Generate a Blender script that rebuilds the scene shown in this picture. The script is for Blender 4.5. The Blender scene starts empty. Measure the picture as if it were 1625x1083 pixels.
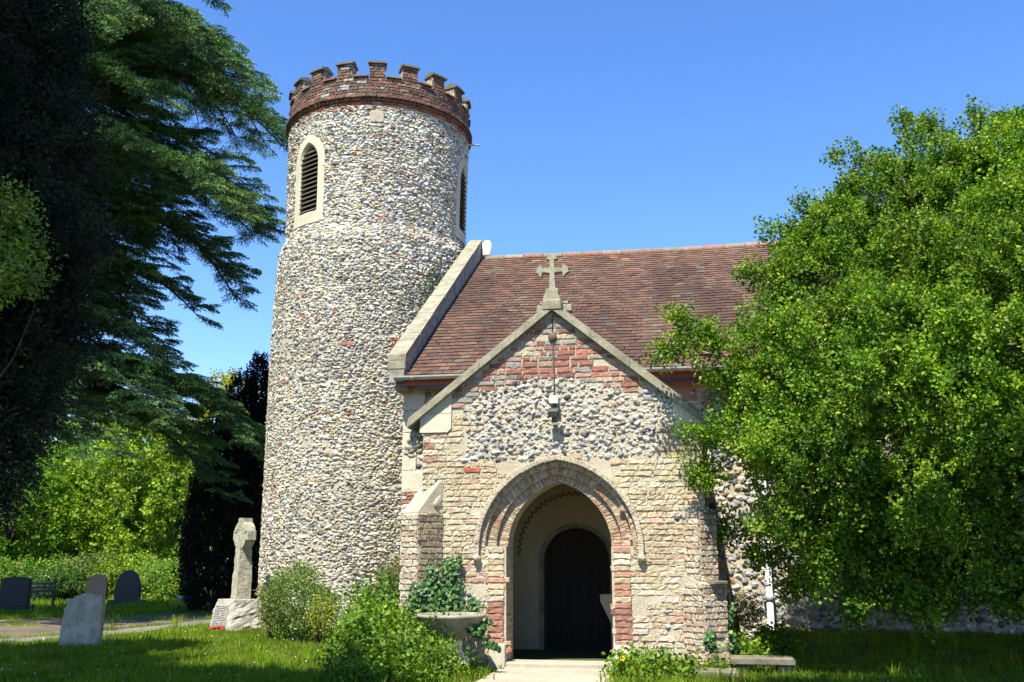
import bpy, math
import numpy as np
from math import sin, cos, tan, atan, atan2, radians, degrees, hypot, pi, sqrt

sc = bpy.context.scene
# ------------------------------------------------------------------ camera
F = 1500.0; IW, IH = 1625.0, 1083.0
PITCH = atan(344 / F); YAW = radians(10); EYE = 1.6
cd = bpy.data.cameras.new('camera'); cam = bpy.data.objects.new('camera', cd)
sc.collection.objects.link(cam); sc.camera = cam
cam.location = (0, 0, EYE); cam.rotation_euler = (pi / 2 + PITCH, 0, YAW)
cd.sensor_width = 36; cd.lens = 36 * F / IW; cd.clip_end = 3000; cd.clip_start = .05
# ------------------------------------------------------------------ sky, sun, exposure
SUN_AZ = radians(193); SUN_EL = radians(59)      # azimuth clockwise from +Y
w = bpy.data.worlds.new('World'); sc.world = w; w.use_nodes = True
nt = w.node_tree; nt.nodes.clear()
sky = nt.nodes.new('ShaderNodeTexSky'); sky.sky_type = 'NISHITA'; sky.sun_disc = False
sky.sun_elevation = SUN_EL; sky.sun_rotation = SUN_AZ
sky.air_density = 1.0; sky.dust_density = 0.0; sky.ozone_density = 4.0; sky.altitude = 0
bg = nt.nodes.new('ShaderNodeBackground'); bg.inputs[1].default_value = .1
wo = nt.nodes.new('ShaderNodeOutputWorld')
hs = nt.nodes.new('ShaderNodeHueSaturation'); hs.inputs['Saturation'].default_value = 1.16
tn = nt.nodes.new('ShaderNodeMix'); tn.data_type = 'RGBA'; tn.blend_type = 'MULTIPLY'
next(i for i in tn.inputs if i.name == 'Factor' and i.type == 'VALUE').default_value = 1
next(i for i in tn.inputs if i.name == 'B' and i.type == 'RGBA').default_value = (1.02, 1.03, 1.2, 1)
nt.links.new(sky.outputs[0], hs.inputs['Color']); nt.links.new(hs.outputs[0], next(i for i in tn.inputs if i.name == 'A' and i.type == 'RGBA'))
nt.links.new(next(o for o in tn.outputs if o.type == 'RGBA'), bg.inputs[0]); nt.links.new(bg.outputs[0], wo.inputs[0])
ld = bpy.data.lights.new('sun', 'SUN'); ld.energy = 5.0; ld.angle = radians(.53); ld.color = (1, .94, .81)
lo = bpy.data.objects.new('sun', ld); sc.collection.objects.link(lo)
S = np.array([sin(SUN_AZ) * cos(SUN_EL), cos(SUN_AZ) * cos(SUN_EL), sin(SUN_EL)])
from mathutils import Vector, Matrix
lo.rotation_euler = Vector(S).to_track_quat('Z', 'Y').to_euler(); lo.location = (-4, -12, 20)
sc.view_settings.view_transform = 'Standard'; sc.view_settings.look = 'None'
sc.view_settings.exposure = 1.28; sc.view_settings.gamma = 1
sc.cycles.max_bounces = 6; sc.cycles.diffuse_bounces = 2; sc.cycles.glossy_bounces = 2
sc.cycles.transmission_bounces = 3; sc.cycles.transparent_max_bounces = 6
sc.cycles.use_denoising = True
sc.cycles.caustics_reflective = False; sc.cycles.caustics_refractive = False

# ------------------------------------------------------------------ helpers
fh = np.array([-sin(YAW), cos(YAW), 0.]); RT = np.array([cos(YAW), sin(YAW), 0.]); U0 = np.array([0, 0, 1.])
FW = fh * cos(PITCH) + U0 * sin(PITCH); UP = -fh * sin(PITCH) + U0 * cos(PITCH); CP = np.array([0, 0, EYE])
def ray(px, py): return FW + RT * (px - IW / 2) / F + UP * (IH / 2 - py) / F
def aty(px, py, y): d = ray(px, py); return CP + d * y / d[1]
def atz(px, py, z): d = ray(px, py); return CP + d * (z - EYE) / d[2]
def ss(a, b, x): t = np.clip((np.asarray(x, float) - a) / (b - a), 0, 1); return t * t * (3 - 2 * t)
def nrm(v): v = np.asarray(v, float); return v / np.maximum(np.linalg.norm(v, axis=-1, keepdims=True), 1e-9)
_r = np.random.default_rng(5); _P = _r.random((64, 64, 64))
def vnoise(p):                                   # smooth value noise 0..1, p (n,3)
    p = np.asarray(p, float); i = np.floor(p).astype(int); f = p - i; f = f * f * (3 - 2 * f); o = 0
    for a in (0, 1):
        for b in (0, 1):
            for c in (0, 1):
                wgt = (f[..., 0] if a else 1 - f[..., 0]) * (f[..., 1] if b else 1 - f[..., 1]) * (f[..., 2] if c else 1 - f[..., 2])
                o = o + wgt * _P[(i[..., 0] + a) % 64, (i[..., 1] + b) % 64, (i[..., 2] + c) % 64]
    return o
def gz(x, y):                                    # ground height
    x = np.asarray(x, float); y = np.asarray(y, float)
    z = .27 - .3 * ss(18, 30, y) + .28 * ss(.45, 1.5, x) * ss(12.0, 14, y)
    z = z + .05 * (vnoise(np.stack([x * .5 + 40, y * .5 + 9, x * 0 + 3.3], -1)) - .5) * (1 - ss(-3.2, -2.5, x) * (1 - ss(-.8, .2, x)))
    return z

class MB:
    def __init__(s): s.V = []; s.C = []; s.F = []; s.n = 0
    def add(s, v, f, col=(1, 1, 1), mat=0, smooth=False):
        v = np.asarray(v, float).reshape(-1, 3); c = np.asarray(col, float)
        if c.ndim == 1: c = np.tile(c, (len(v), 1))
        s.V.append(v); s.C.append(c)
        if isinstance(f, np.ndarray): s.F.append((f + s.n, mat, smooth))
        else:
            by = {}
            for q in f: by.setdefault(len(q), []).append(q)
            for q in by.values(): s.F.append((np.array(q) + s.n, mat, smooth))
        s.n += len(v); return s
    def build(s, name, mats, parent=None, loc=None):
        me = bpy.data.meshes.new(name)
        V = np.concatenate(s.V); Cc = np.concatenate(s.C)
        if loc is not None: V = V - np.asarray(loc)
        me.vertices.add(len(V)); me.vertices.foreach_set('co', V.astype(np.float32).ravel())
        L = []; st = []; tot = []; mi = []; sm = []; o = 0
        for f, m, k in s.F:
            a = f.shape[1]; n = len(f); L.append(f.ravel()); st.append(o + np.arange(n) * a); tot.append(np.full(n, a))
            mi.append(np.full(n, m)); sm.append(np.full(n, k)); o += n * a
        L = np.concatenate(L)
        me.loops.add(len(L)); me.loops.foreach_set('vertex_index', L.astype(np.int32))
        st = np.concatenate(st); me.polygons.add(len(st))
        me.polygons.foreach_set('loop_start', st.astype(np.int32))
        me.polygons.foreach_set('loop_total', np.concatenate(tot).astype(np.int32))
        for m in (mats if isinstance(mats, (list, tuple)) else [mats]): me.materials.append(m)
        me.polygons.foreach_set('material_index', np.concatenate(mi).astype(np.int32))
        me.polygons.foreach_set('use_smooth', np.concatenate(sm).astype(bool))
        me.update(calc_edges=True)
        ca = me.color_attributes.new('col', 'FLOAT_COLOR', 'POINT')
        ca.data.foreach_set('color', np.concatenate([Cc, np.ones((len(Cc), 1))], 1).astype(np.float32).ravel())
        o = bpy.data.objects.new(name, me); sc.collection.objects.link(o)
        if loc is not None: o.location = loc if parent is None else tuple(loc)
        if parent is not None: o.parent = parent
        return o
def tag(o, label=None, cat=None, group=None, kind=None):
    if label: o['label'] = label
    if cat: o['category'] = cat
    if group: o['group'] = group
    if kind: o['kind'] = kind
    return o
def empty(name, loc, label, cat, group=None, rz=0):
    o = bpy.data.objects.new(name, None); sc.collection.objects.link(o); o.location = loc; o.rotation_euler = (0, 0, rz)
    o.empty_display_size = .2
    return tag(o, label, cat, group)
def local(o, root):                              # parent o (built in world coords) to root keeping place
    o.parent = root; o.matrix_parent_inverse = (Matrix.Translation(root.location) @ root.rotation_euler.to_matrix().to_4x4()).inverted(); return o

def box_v(c, h):                                 # centre, half sizes
    c = np.array(c, float); h = np.array(h, float)
    v = np.array([[x, y, z] for x in (-1, 1) for y in (-1, 1) for z in (-1, 1)]) * h + c
    f = np.array([[0, 1, 3, 2], [4, 6, 7, 5], [0, 4, 5, 1], [2, 3, 7, 6], [0, 2, 6, 4], [1, 5, 7, 3]])
    return v, f
def box(mb, c, h, col=(1, 1, 1), mat=0, rot=None, bev=0.0):
    if bev <= 0: v, f = box_v(c, h)
    else:                                        # chamfered box
        h = np.array(h, float); b = min(bev, .45 * h.min()); v = []; c = np.array(c, float)
        import itertools
        idx = {}
        for s in itertools.product((-1, 1), repeat=3):
            for a in range(3):
                p = np.array(s) * h
                for k in range(3):
                    if k != a: p[k] -= s[k] * b
                idx[(s, a)] = len(v); v.append(p)
        f = []
        for a in range(3):
            for sgn in (-1, 1):
                o1, o2 = [k for k in range(3) if k != a]
                q = []
                for (p, r) in ((-1, -1), (1, -1), (1, 1), (-1, 1)):
                    s = [0, 0, 0]; s[a] = sgn; s[o1] = p; s[o2] = r; q.append(idx[(tuple(s), a)])
                f.append(q)
        for a in range(3):                       # edges along axis a
            o1, o2 = [k for k in range(3) if k != a]
            for p in (-1, 1):
                for r in (-1, 1):
                    s0 = [0, 0, 0]; s0[a] = -1; s0[o1] = p; s0[o2] = r; s1 = list(s0); s1[a] = 1
                    f.append([idx[(tuple(s0), o1)], idx[(tuple(s1), o1)], idx[(tuple(s1), o2)], idx[(tuple(s0), o2)]])
        for s in itertools.product((-1, 1), repeat=3): f.append([idx[(s, 0)], idx[(s, 1)], idx[(s, 2)]])
        v = np.array(v) + c
    if rot is not None:
        c = np.array(c, float); v = (v - c) @ np.array(rot).T + c
    mb.add(v, f, col, mat); return mb
def rotz(a): return np.array([[cos(a), -sin(a), 0], [sin(a), cos(a), 0], [0, 0, 1]])
def rotx(a): return np.array([[1, 0, 0], [0, cos(a), -sin(a)], [0, sin(a), cos(a)]])
def roty(a): return np.array([[cos(a), 0, sin(a)], [0, 1, 0], [-sin(a), 0, cos(a)]])
def prism(mb, pts, origin, ux, uy, depth, col=(1, 1, 1), mat=0):
    """extrude a 2D outline pts (k,2) in plane ux,uy by -depth along the normal (ux x uy)"""
    pts = np.array(pts, float); k = len(pts); ux = np.array(ux, float); uy = np.array(uy, float)
    n = np.cross(ux, uy); o = np.array(origin, float)
    a = o + pts[:, :1] * ux + pts[:, 1:] * uy; b = a - n * depth
    f = [tuple(range(k)), tuple(range(2 * k - 1, k - 1, -1))] + [(i, i + k, (i + 1) % k + k, (i + 1) % k) for i in range(k)]
    mb.add(np.concatenate([a, b]), f, col, mat); return mb
def tube(mb, P, R, n=8, col=(1, 1, 1), mat=0, caps=True, smooth=True):
    P = np.array(P, float); k = len(P); R = np.broadcast_to(np.array(R, float), (k,))
    T = nrm(np.gradient(P, axis=0)) if k > 2 else np.tile(nrm(P[1] - P[0]), (k, 1))
    ref = np.array([0, 0, 1.]) if abs(T[0][2]) < .9 else np.array([1., 0, 0])
    V = []
    for i in range(k):
        a = nrm(np.cross(T[i], ref)); b = np.cross(T[i], a); ref = -b if False else ref
        t = np.arange(n) * 2 * pi / n
        V.append(P[i] + R[i] * (np.cos(t)[:, None] * a + np.sin(t)[:, None] * b))
    V = np.concatenate(V); f = []
    for i in range(k - 1):
        for j in range(n): f.append((i * n + j, i * n + (j + 1) % n, (i + 1) * n + (j + 1) % n, (i + 1) * n + j))
    mb.add(V, f, col, mat, smooth)
    if caps:
        mb.F.append((np.array([list(range(n))]) + mb.n - len(V), mat, False))
        mb.F.append((np.array([list(range(n))]) + mb.n - n, mat, False))
    return mb
def lathe(mb, prof, c, n=32, col=(1, 1, 1), mat=0, smooth=True):
    prof = np.array(prof, float); k = len(prof); t = np.arange(n) * 2 * pi / n
    V = np.concatenate([np.stack([c[0] + r * np.cos(t), c[1] + r * np.sin(t), np.full(n, c[2] + z)], 1) for r, z in prof])
    f = [(i * n + j, i * n + (j + 1) % n, (i + 1) * n + (j + 1) % n, (i + 1) * n + j) for i in range(k - 1) for j in range(n)]
    mb.add(V, f, col, mat, smooth); return mb
def ico(sub=1):
    import bmesh
    b = bmesh.new(); bmesh.ops.create_icosphere(b, subdivisions=sub, radius=1)
    v = np.array([x.co[:] for x in b.verts]); f = np.array([[q.index for q in p.verts] for p in b.faces]); b.free(); return v, f
ICO2 = ico(2); ICO1 = ico(1); ICO3 = ico(3)
def lump(mb, c, r, seed=0, amp=.15, fr=2.2, col=(1, 1, 1), mat=0, rot=None, lvl=3):
    v, f = (ICO3 if lvl == 3 else ICO2); v = v * (1 + amp * 2 * (vnoise(v * fr + 10 + seed * 3.7) - .5))[:, None] * np.array(r)
    if rot is not None: v = v @ np.array(rot).T
    mb.add(v + np.array(c), f, col, mat, True); return mb
def scatter(mb, tv, tf, loc, Z, scale, col, rng, mat=0, smooth=False, roll=None, tcol=None, squash=None):
    """place copies of a template with its +Z along Z"""
    loc = np.asarray(loc, float); n = len(loc)
    if n == 0: return
    Z = nrm(Z); r = nrm(rng.normal(size=(n, 3))) if roll is None else np.broadcast_to(np.asarray(roll, float), (n, 3))
    X = nrm(np.cross(r, Z)); Y = np.cross(Z, X); M = np.stack([X, Y, Z], 2)     # columns
    s = np.broadcast_to(np.asarray(scale, float), (n,)) if np.ndim(scale) < 2 else None
    t = tv[None] * (s[:, None, None] if s is not None else np.asarray(scale)[:, None, :])
    v = np.einsum('nij,nkj->nki', M, t) + loc[:, None]
    c = np.asarray(col, float); c = np.broadcast_to(c, (n, 3)) if c.ndim == 1 else c
    c = np.repeat(c[:, None], len(tv), 1)
    if tcol is not None: c = c * tcol[None, :, None] if tcol.ndim == 1 else c * tcol[None]
    f = (tf[None] + (np.arange(n) * len(tv))[:, None, None]).reshape(-1, tf.shape[1])
    mb.add(v.reshape(-1, 3), f, c.reshape(-1, 3), mat, smooth)

# ------------------------------------------------------------------ materials
def newmat(name):
    m = bpy.data.materials.new(name); m.use_nodes = True; t = m.node_tree; b = t.nodes['Principled BSDF']; return m, t, b
def N(t, typ, **k):
    n = t.nodes.new(typ)
    for a, v in k.items():
        if a in n.inputs.keys(): n.inputs[a].default_value = v
        else: setattr(n, a, v)
    return n
def noise(t, scale, detail=6, rough=.6, vec=None):
    n = N(t, 'ShaderNodeTexNoise'); n.inputs['Scale'].default_value = scale; n.inputs['Detail'].default_value = detail
    n.inputs['Roughness'].default_value = rough
    if vec is None:
        g = N(t, 'ShaderNodeNewGeometry'); vec = g.outputs['Position']
    t.links.new(vec, n.inputs['Vector']); return n.outputs['Fac']
def ramp(t, fac, stops):
    r = N(t, 'ShaderNodeValToRGB'); e = r.color_ramp.elements
    while len(e) < len(stops): e.new(.5)
    for i, (p, c) in enumerate(stops):
        e[i].position = p; c = (c, c, c) if isinstance(c, (int, float)) else c; e[i].color = (*c, 1)
    t.links.new(fac, r.inputs[0]); return r.outputs[0]
def mix(t, a, b, fac, mode='MIX'):
    m = N(t, 'ShaderNodeMix', data_type='RGBA', blend_type=mode)
    for s, v in ((m.inputs['Factor'], fac), (m.inputs['A'], a), (m.inputs['B'], b)):
        pass
    def put(sock, v):
        if hasattr(v, 'is_linked') or hasattr(v, 'links'): t.links.new(v, sock)
        else: sock.default_value = v if not isinstance(v, tuple) else (*v, 1)
    put([i for i in m.inputs if i.name == 'Factor' and i.type == 'VALUE'][0], fac)
    put([i for i in m.inputs if i.name == 'A' and i.type == 'RGBA'][0], a)
    put([i for i in m.inputs if i.name == 'B' and i.type == 'RGBA'][0], b)
    return [o for o in m.outputs if o.type == 'RGBA'][0]
def bump(t, b, h, dist=.01, strength=1.0):
    n = N(t, 'ShaderNodeBump'); n.inputs['Distance'].default_value = dist; n.inputs['Strength'].default_value = strength
    t.links.new(h, n.inputs['Height']); t.links.new(n.outputs[0], b.inputs['Normal'])
def attr(t): return N(t, 'ShaderNodeAttribute', attribute_name='col').outputs['Color']
def mat_attr(name, rough=.85, var=(.7, 1.2), vs=18, bd=.006, bs=60, stain=None, spec=.3):
    m, t, b = newmat(name); c = attr(t)
    c = mix(t, c, ramp(t, noise(t, vs, 8, .65), [(.3, var[0]), (.7, var[1])]), 1.0, 'MULTIPLY')
    if stain: c = mix(t, c, stain[0], ramp(t, noise(t, stain[1], 5), [(stain[2], 0.), (stain[2] + .08, stain[3])]))
    t.links.new(c, b.inputs['Base Color']); b.inputs['Roughness'].default_value = rough; b.inputs['Specular IOR Level'].default_value = spec
    bump(t, b, noise(t, bs, 8, .7), bd); return m
def mat_stone(name, base, dark, lich=(.35, .33, .2), vs=3.5, bd=.008, bs=45, lthr=.62, rough=.9):
    m, t, b = newmat(name)
    c = ramp(t, noise(t, vs, 8, .65), [(.32, dark), (.62, base)])
    c = mix(t, c, ramp(t, noise(t, 40, 6, .7), [(.3, .72), (.7, 1.12)]), 1.0, 'MULTIPLY')
    c = mix(t, c, lich, ramp(t, noise(t, vs * 3.3, 6, .7), [(lthr, 0.), (lthr + .06, .75)]))
    t.links.new(c, b.inputs['Base Color']); b.inputs['Roughness'].default_value = rough; b.inputs['Specular IOR Level'].default_value = .2
    bump(t, b, noise(t, bs, 9, .75), bd); return m
def mat_plain(name, col, rough=.6, metal=0., bd=0., bs=60, var=(.85, 1.1), vs=9, spec=.4):
    m, t, b = newmat(name)
    c = mix(t, col, ramp(t, noise(t, vs, 6), [(.3, var[0]), (.7, var[1])]), 1.0, 'MULTIPLY')
    t.links.new(c, b.inputs['Base Color']); b.inputs['Roughness'].default_value = rough; b.inputs['Metallic'].default_value = metal
    b.inputs['Specular IOR Level'].default_value = spec
    if bd: bump(t, b, noise(t, bs, 6), bd)
    return m
def mat_leaf(name, rough=.55, trans=.3, spec=.2, tint=(1.25, 1.2, .3)):
    m, t, b = newmat(name); c = attr(t)
    t.links.new(c, b.inputs['Base Color']); b.inputs['Roughness'].default_value = rough; b.inputs['Specular IOR Level'].default_value = spec
    tr = N(t, 'ShaderNodeBsdfTranslucent'); t.links.new(mix(t, c, tint, 1.0, 'MULTIPLY'), tr.inputs[0])
    mx = N(t, 'ShaderNodeMixShader'); mx.inputs[0].default_value = trans
    t.links.new(b.outputs[0], mx.inputs[1]); t.links.new(tr.outputs[0], mx.inputs[2])
    t.links.new(mx.outputs[0], t.nodes['Material Output'].inputs['Surface']); return m

M = {}
M['flint'] = mat_attr('flint', rough=.6, var=(.6, 1.2), vs=28, bd=.006, bs=55, spec=.45)
M['brick'] = mat_attr('brick', rough=.95, var=(.62, 1.22), vs=30, bd=.008, bs=75, stain=((.42, .4, .34), 14, .66, .55), spec=.15)
M['roof_tile'] = mat_attr('roof_tile', rough=.85, var=(.65, 1.25), vs=14, bd=.003, bs=90, stain=((.2, .19, .16), 26, .66, .5), spec=.2)
M['mortar'] = mat_stone('mortar', (.49, .44, .335), (.37, .32, .23), lich=(.5, .46, .4), vs=3, bd=.014, bs=38)
M['tower_mortar'] = mat_stone('tower_mortar', (.43, .39, .31), (.33, .295, .23), lich=(.22, .18, .13), vs=2.2, bd=.014, bs=34)
M['ashlar'] = mat_stone('ashlar', (.56, .51, .39), (.44, .40, .3), lich=(.34, .33, .27), vs=2.2, bd=.004, lthr=.66)
M['coping_stone'] = mat_stone('coping_stone', (.32, .3, .22), (.17, .16, .11), lich=(.14, .14, .09), vs=4.5, bd=.008, lthr=.56)
M['grey_coping'] = mat_stone('grey_coping', (.36, .34, .29), (.18, .17, .14), lich=(.45, .43, .37), vs=6, bd=.008, lthr=.6)
M['lichen_stone'] = mat_stone('lichen_stone', (.48, .46, .35), (.27, .25, .16), lich=(.2, .19, .11), vs=11, bd=.04, bs=24, lthr=.58)
M['rough_stone'] = mat_stone('rough_stone', (.45, .43, .36), (.3, .285, .23), lich=(.3, .29, .22), vs=5, bd=.03, bs=16, lthr=.62)
M['headstone'] = mat_stone('headstone', (.46, .41, .29), (.26, .22, .14), lich=(.5, .36, .18), vs=5, bd=.01, lthr=.6)
M['granite_dark'] = mat_plain('granite_dark', (.012, .013, .014), .6, bd=.001, bs=200, var=(.6, 1.3), vs=40)
M['plaster'] = mat_stone('plaster', (.5, .42, .28), (.41, .34, .22), lich=(.34, .28, .18), vs=1.6, bd=.004, bs=30, lthr=.7)
M['plaster_mark'] = mat_plain('plaster_mark', (.12, .1, .075), .9)
M['whitewash'] = mat_plain('whitewash', (.68, .67, .62), .9, bd=.006, bs=40)
M['limewash'] = mat_plain('limewash', (.63, .59, .5), .95, bd=.01, bs=40, var=(.75, 1.1), vs=16)
M['door_wood'] = mat_plain('door_wood', (.018, .011, .007), .75, bd=.004, bs=30)
M['iron'] = mat_plain('iron', (.03, .028, .026), .6, .3)
M['rust'] = mat_plain('rust', (.13, .07, .045), .8)
M['gutter'] = mat_plain('gutter', (.42, .45, .4), .45, bd=.001, vs=14, var=(.7, 1.1))
M['pipe'] = mat_plain('pipe', (.42, .44, .46), .4, vs=8, var=(.8, 1.1))
M['white_paint'] = mat_plain('white_paint', (.8, .8, .78), .5)
M['lamp_body'] = mat_plain('lamp_body', (.05, .05, .048), .5)
M['glass'] = mat_plain('lamp_glass', (.12, .12, .1), .1)
M['louvre'] = mat_plain('louvre', (.085, .075, .062), .7, bd=.002)
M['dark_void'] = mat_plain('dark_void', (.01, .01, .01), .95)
M['concrete'] = mat_stone('path_concrete', (.4, .355, .28), (.3, .265, .2), lich=(.29, .25, .18), vs=2.5, bd=.006, lthr=.62)
M['slab'] = mat_stone('slab_stone', (.19, .175, .125), (.11, .1, .07), lich=(.3, .28, .2), vs=6, bd=.008)
M['bark'] = mat_stone('bark', (.085, .065, .045), (.035, .028, .02), lich=(.1, .1, .07), vs=7, bd=.02, bs=25)
M['leaf'] = mat_leaf('leaf'); M['leaf_dark'] = mat_leaf('conifer_needle', rough=.6, trans=.1, spec=.2)
M['ivy'] = mat_leaf('ivy_leaf', rough=.45, trans=.2, spec=.3)
M['grass'] = mat_leaf('grass_blade', rough=.7, trans=.35, spec=.12)
M['petal'] = mat_leaf('petal', rough=.6, trans=.2, spec=.2, tint=(1, 1, 1))
m, t, b = newmat('turf')
c = ramp(t, noise(t, 1.3, 8, .7), [(.3, (.03, .065, .009)), (.5, (.06, .1, .015)), (.7, (.11, .11, .03))])
t.links.new(c, b.inputs['Base Color']); b.inputs['Roughness'].default_value = 1; bump(t, b, noise(t, 30, 8, .7), .05); M['turf'] = m
m, t, b = newmat('track_earth')
c = ramp(t, noise(t, 1.1, 9, .72), [(.35, (.06, .045, .028)), (.52, (.13, .1, .06)), (.68, (.06, .09, .02))])
t.links.new(c, b.inputs['Base Color']); b.inputs['Roughness'].default_value = 1; bump(t, b, noise(t, 25, 8, .7), .03); M['earth'] = m
M['tarmac'] = mat_plain('tarmac', (.15, .135, .11), .95, bd=.006, bs=90, var=(.7, 1.15), vs=5)

# ================================================================== SETTING
def ground_sheet():
    xs = np.unique(np.concatenate([np.linspace(-600, -40, 15), np.linspace(-40, 20, 151), np.linspace(20, 600, 15)]))
    ys = np.unique(np.concatenate([np.linspace(-60, -2, 10), np.linspace(-2, 45, 120), np.linspace(45, 1500, 20)]))
    X, Y = np.meshgrid(xs, ys); Z = gz(X, Y)
    nx, ny = len(xs), len(ys); i = np.arange(nx - 1)[None] + np.arange(ny - 1)[:, None] * nx
    f = np.stack([i, i + 1, i + nx + 1, i + nx], -1).reshape(-1, 4)
    mb = MB(); mb.add(np.stack([X, Y, Z], -1).reshape(-1, 3), f, smooth=True)
    tag(mb.build('ground', M['turf']), kind='structure')
ground_sheet()
def strip(name, pts, wid, mat, lift, kind='structure', nx=6):
    pts = np.array(pts, float); t = np.linspace(0, len(pts) - 1, 60)
    P = np.stack([np.interp(t, np.arange(len(pts)), pts[:, k]) for k in (0, 1)], 1)
    for _ in range(8): P[1:-1] = (P[:-2] + 2 * P[1:-1] + P[2:]) / 4
    T = nrm(np.gradient(P, axis=0)); Nn = np.stack([-T[:, 1], T[:, 0]], 1)
    w_ = np.interp(t, np.arange(len(pts)), wid) if np.ndim(wid) else np.full(60, wid)
    V = []
    for i in range(60):
        for j in range(nx):
            e = (j / (nx - 1) - .5) * w_[i]
            if j in (0, nx - 1): e += .06 * sin(i * 1.7 + j)
            q = P[i] + Nn[i] * e; V.append((q[0], q[1], gz(q[0], q[1]) + lift))
    f = [(i * nx + j, i * nx + j + 1, (i + 1) * nx + j + 1, (i + 1) * nx + j) for i in range(59) for j in range(nx - 1)]
    mb = MB(); mb.add(V, f, smooth=True); return tag(mb.build(name, mat), kind=kind)
strip('track', [(-15.4, 9), (-14.2, 12.5), (-12.9, 16), (-12.1, 20), (-12.2, 26), (-14, 34)], 4.6, M['earth'], .012)
strip('footpath', [(-13.6, 9), (-11.9, 12.4), (-10.6, 15.2), (-9.75, 18.6), (-9.6, 24), (-11, 33)], .75, M['tarmac'], .022)
mb = MB()
v = []; 
for i, y in enumerate(np.linspace(2, 11.93, 24)):
    for j, x in enumerate((-2.27 - .05 * sin(y * 2), -2.22, -1.9, -1.2, -.84, -.79 + .04 * sin(y * 3))):
        v.append((x - .02 * (12 - y), y, .30 - (.05 if j in (0, 5) else 0)))
mb.add(v, [(i * 6 + j, i * 6 + j + 1, i * 6 + j + 7, i * 6 + j + 6) for i in range(23) for j in range(5)])
tag(mb.build('path', M['concrete']), kind='structure')

# ================================================================== CHURCH
rng = np.random.default_rng(11)
church = empty('church', (-1.5, 16, .2), 'old flint and brick country church with round battlemented tower, red tiled roof and brick porch', 'church')
def part(mb, name, mats, parent=None, label=None):
    o = mb.build(name, mats)                     # everything is modelled in place, so a child of a part needs no offset
    if parent is None: local(o, church)
    else: o.parent = parent
    if label: o['label'] = label
    return o
def pal(rng, n, cols, wts, var=.12):
    cols = np.array(cols); i = rng.choice(len(cols), n, p=np.array(wts) / sum(wts))
    return np.clip(cols[i] * (1 + var * rng.normal(size=(n, 1))) * (1 + .018 * rng.normal(size=(n, 3))), .01, .85)
TW = [(.66, .64, .58), (.5, .46, .34), (.33, .33, .31), (.17, .18, .2), (.36, .26, .13), (.07, .07, .08), (.3, .1, .06)]
# stone templates
def stone_templates(k, seed, amp=.28, sub=ICO2, flat=.0):
    out = []
    for i in range(k):
        v, f = sub; d = 1 + amp * 2 * (vnoise(v * 1.6 + i * 5.1 + seed) - .5) + amp * .5 * (vnoise(v * 3.7 + i * 3 + seed) - .5)
        v = v * d[:, None]; keep = v[:, 2] > -.35
        fk = f[keep[f].any(1)]; u = np.unique(fk); mp = -np.ones(len(v), int); mp[u] = np.arange(len(u))
        out.append((v[u], mp[fk]))
    return out
ST = stone_templates(10, 2.2); STA = stone_templates(12, 7.7, amp=.55); ST1 = stone_templates(8, 4.4, sub=ICO1)
def stones(mb, P, Nn, U, sz, cols, rng, mat=0, tmpl=ST, tilt=.18, smooth=True, knap=0.):
    """P centres, Nn outward normals, U horizontal tangents, sz (n,3): half width, half height, half depth"""
    n = len(P); k = rng.integers(0, len(tmpl), n); Nn = nrm(Nn + rng.normal(size=(n, 3)) * tilt)
    a = rng.normal(size=n) * .25; Vv = np.cross(Nn, U); Ut = U * np.cos(a)[:, None] + Vv * np.sin(a)[:, None]
    for j in range(len(tmpl)):
        q = k == j
        if not q.any(): continue
        tv, tf = tmpl[j]; Z = Nn[q]; X = nrm(Ut[q] - Z * (Ut[q] * Z).sum(1, keepdims=True)); Y = np.cross(Z, X)
        flip = np.where(rng.random(q.sum()) < .5, -1, 1)[:, None]; X = X * flip; Y = Y * flip
        Mx = np.stack([X, Y, Z], 2); t = tv[None] * sz[q][:, None, :]
        v = np.einsum('nij,nkj->nki', Mx, t) + P[q][:, None]
        c = np.repeat(cols[q][:, None], len(tv), 1)
        if knap:                                 # split flint: dark glassy heart inside a white rind
            kn = rng.random(q.sum()) < knap; face = (tv[:, 2] > .62) & (np.hypot(tv[:, 0], tv[:, 1]) < .72)
            dk_ = np.array([.09, .095, .11]) * rng.uniform(.6, 2.4, (q.sum(), 1)); c[kn] = np.where(face[None, :, None], dk_[kn][:, None], np.array([.56, .54, .48]))
        f = (tf[None] + (np.arange(q.sum()) * len(tv))[:, None, None]).reshape(-1, 3)
        mb.add(v.reshape(-1, 3), f, c.reshape(-1, 3), mat, smooth)
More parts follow.
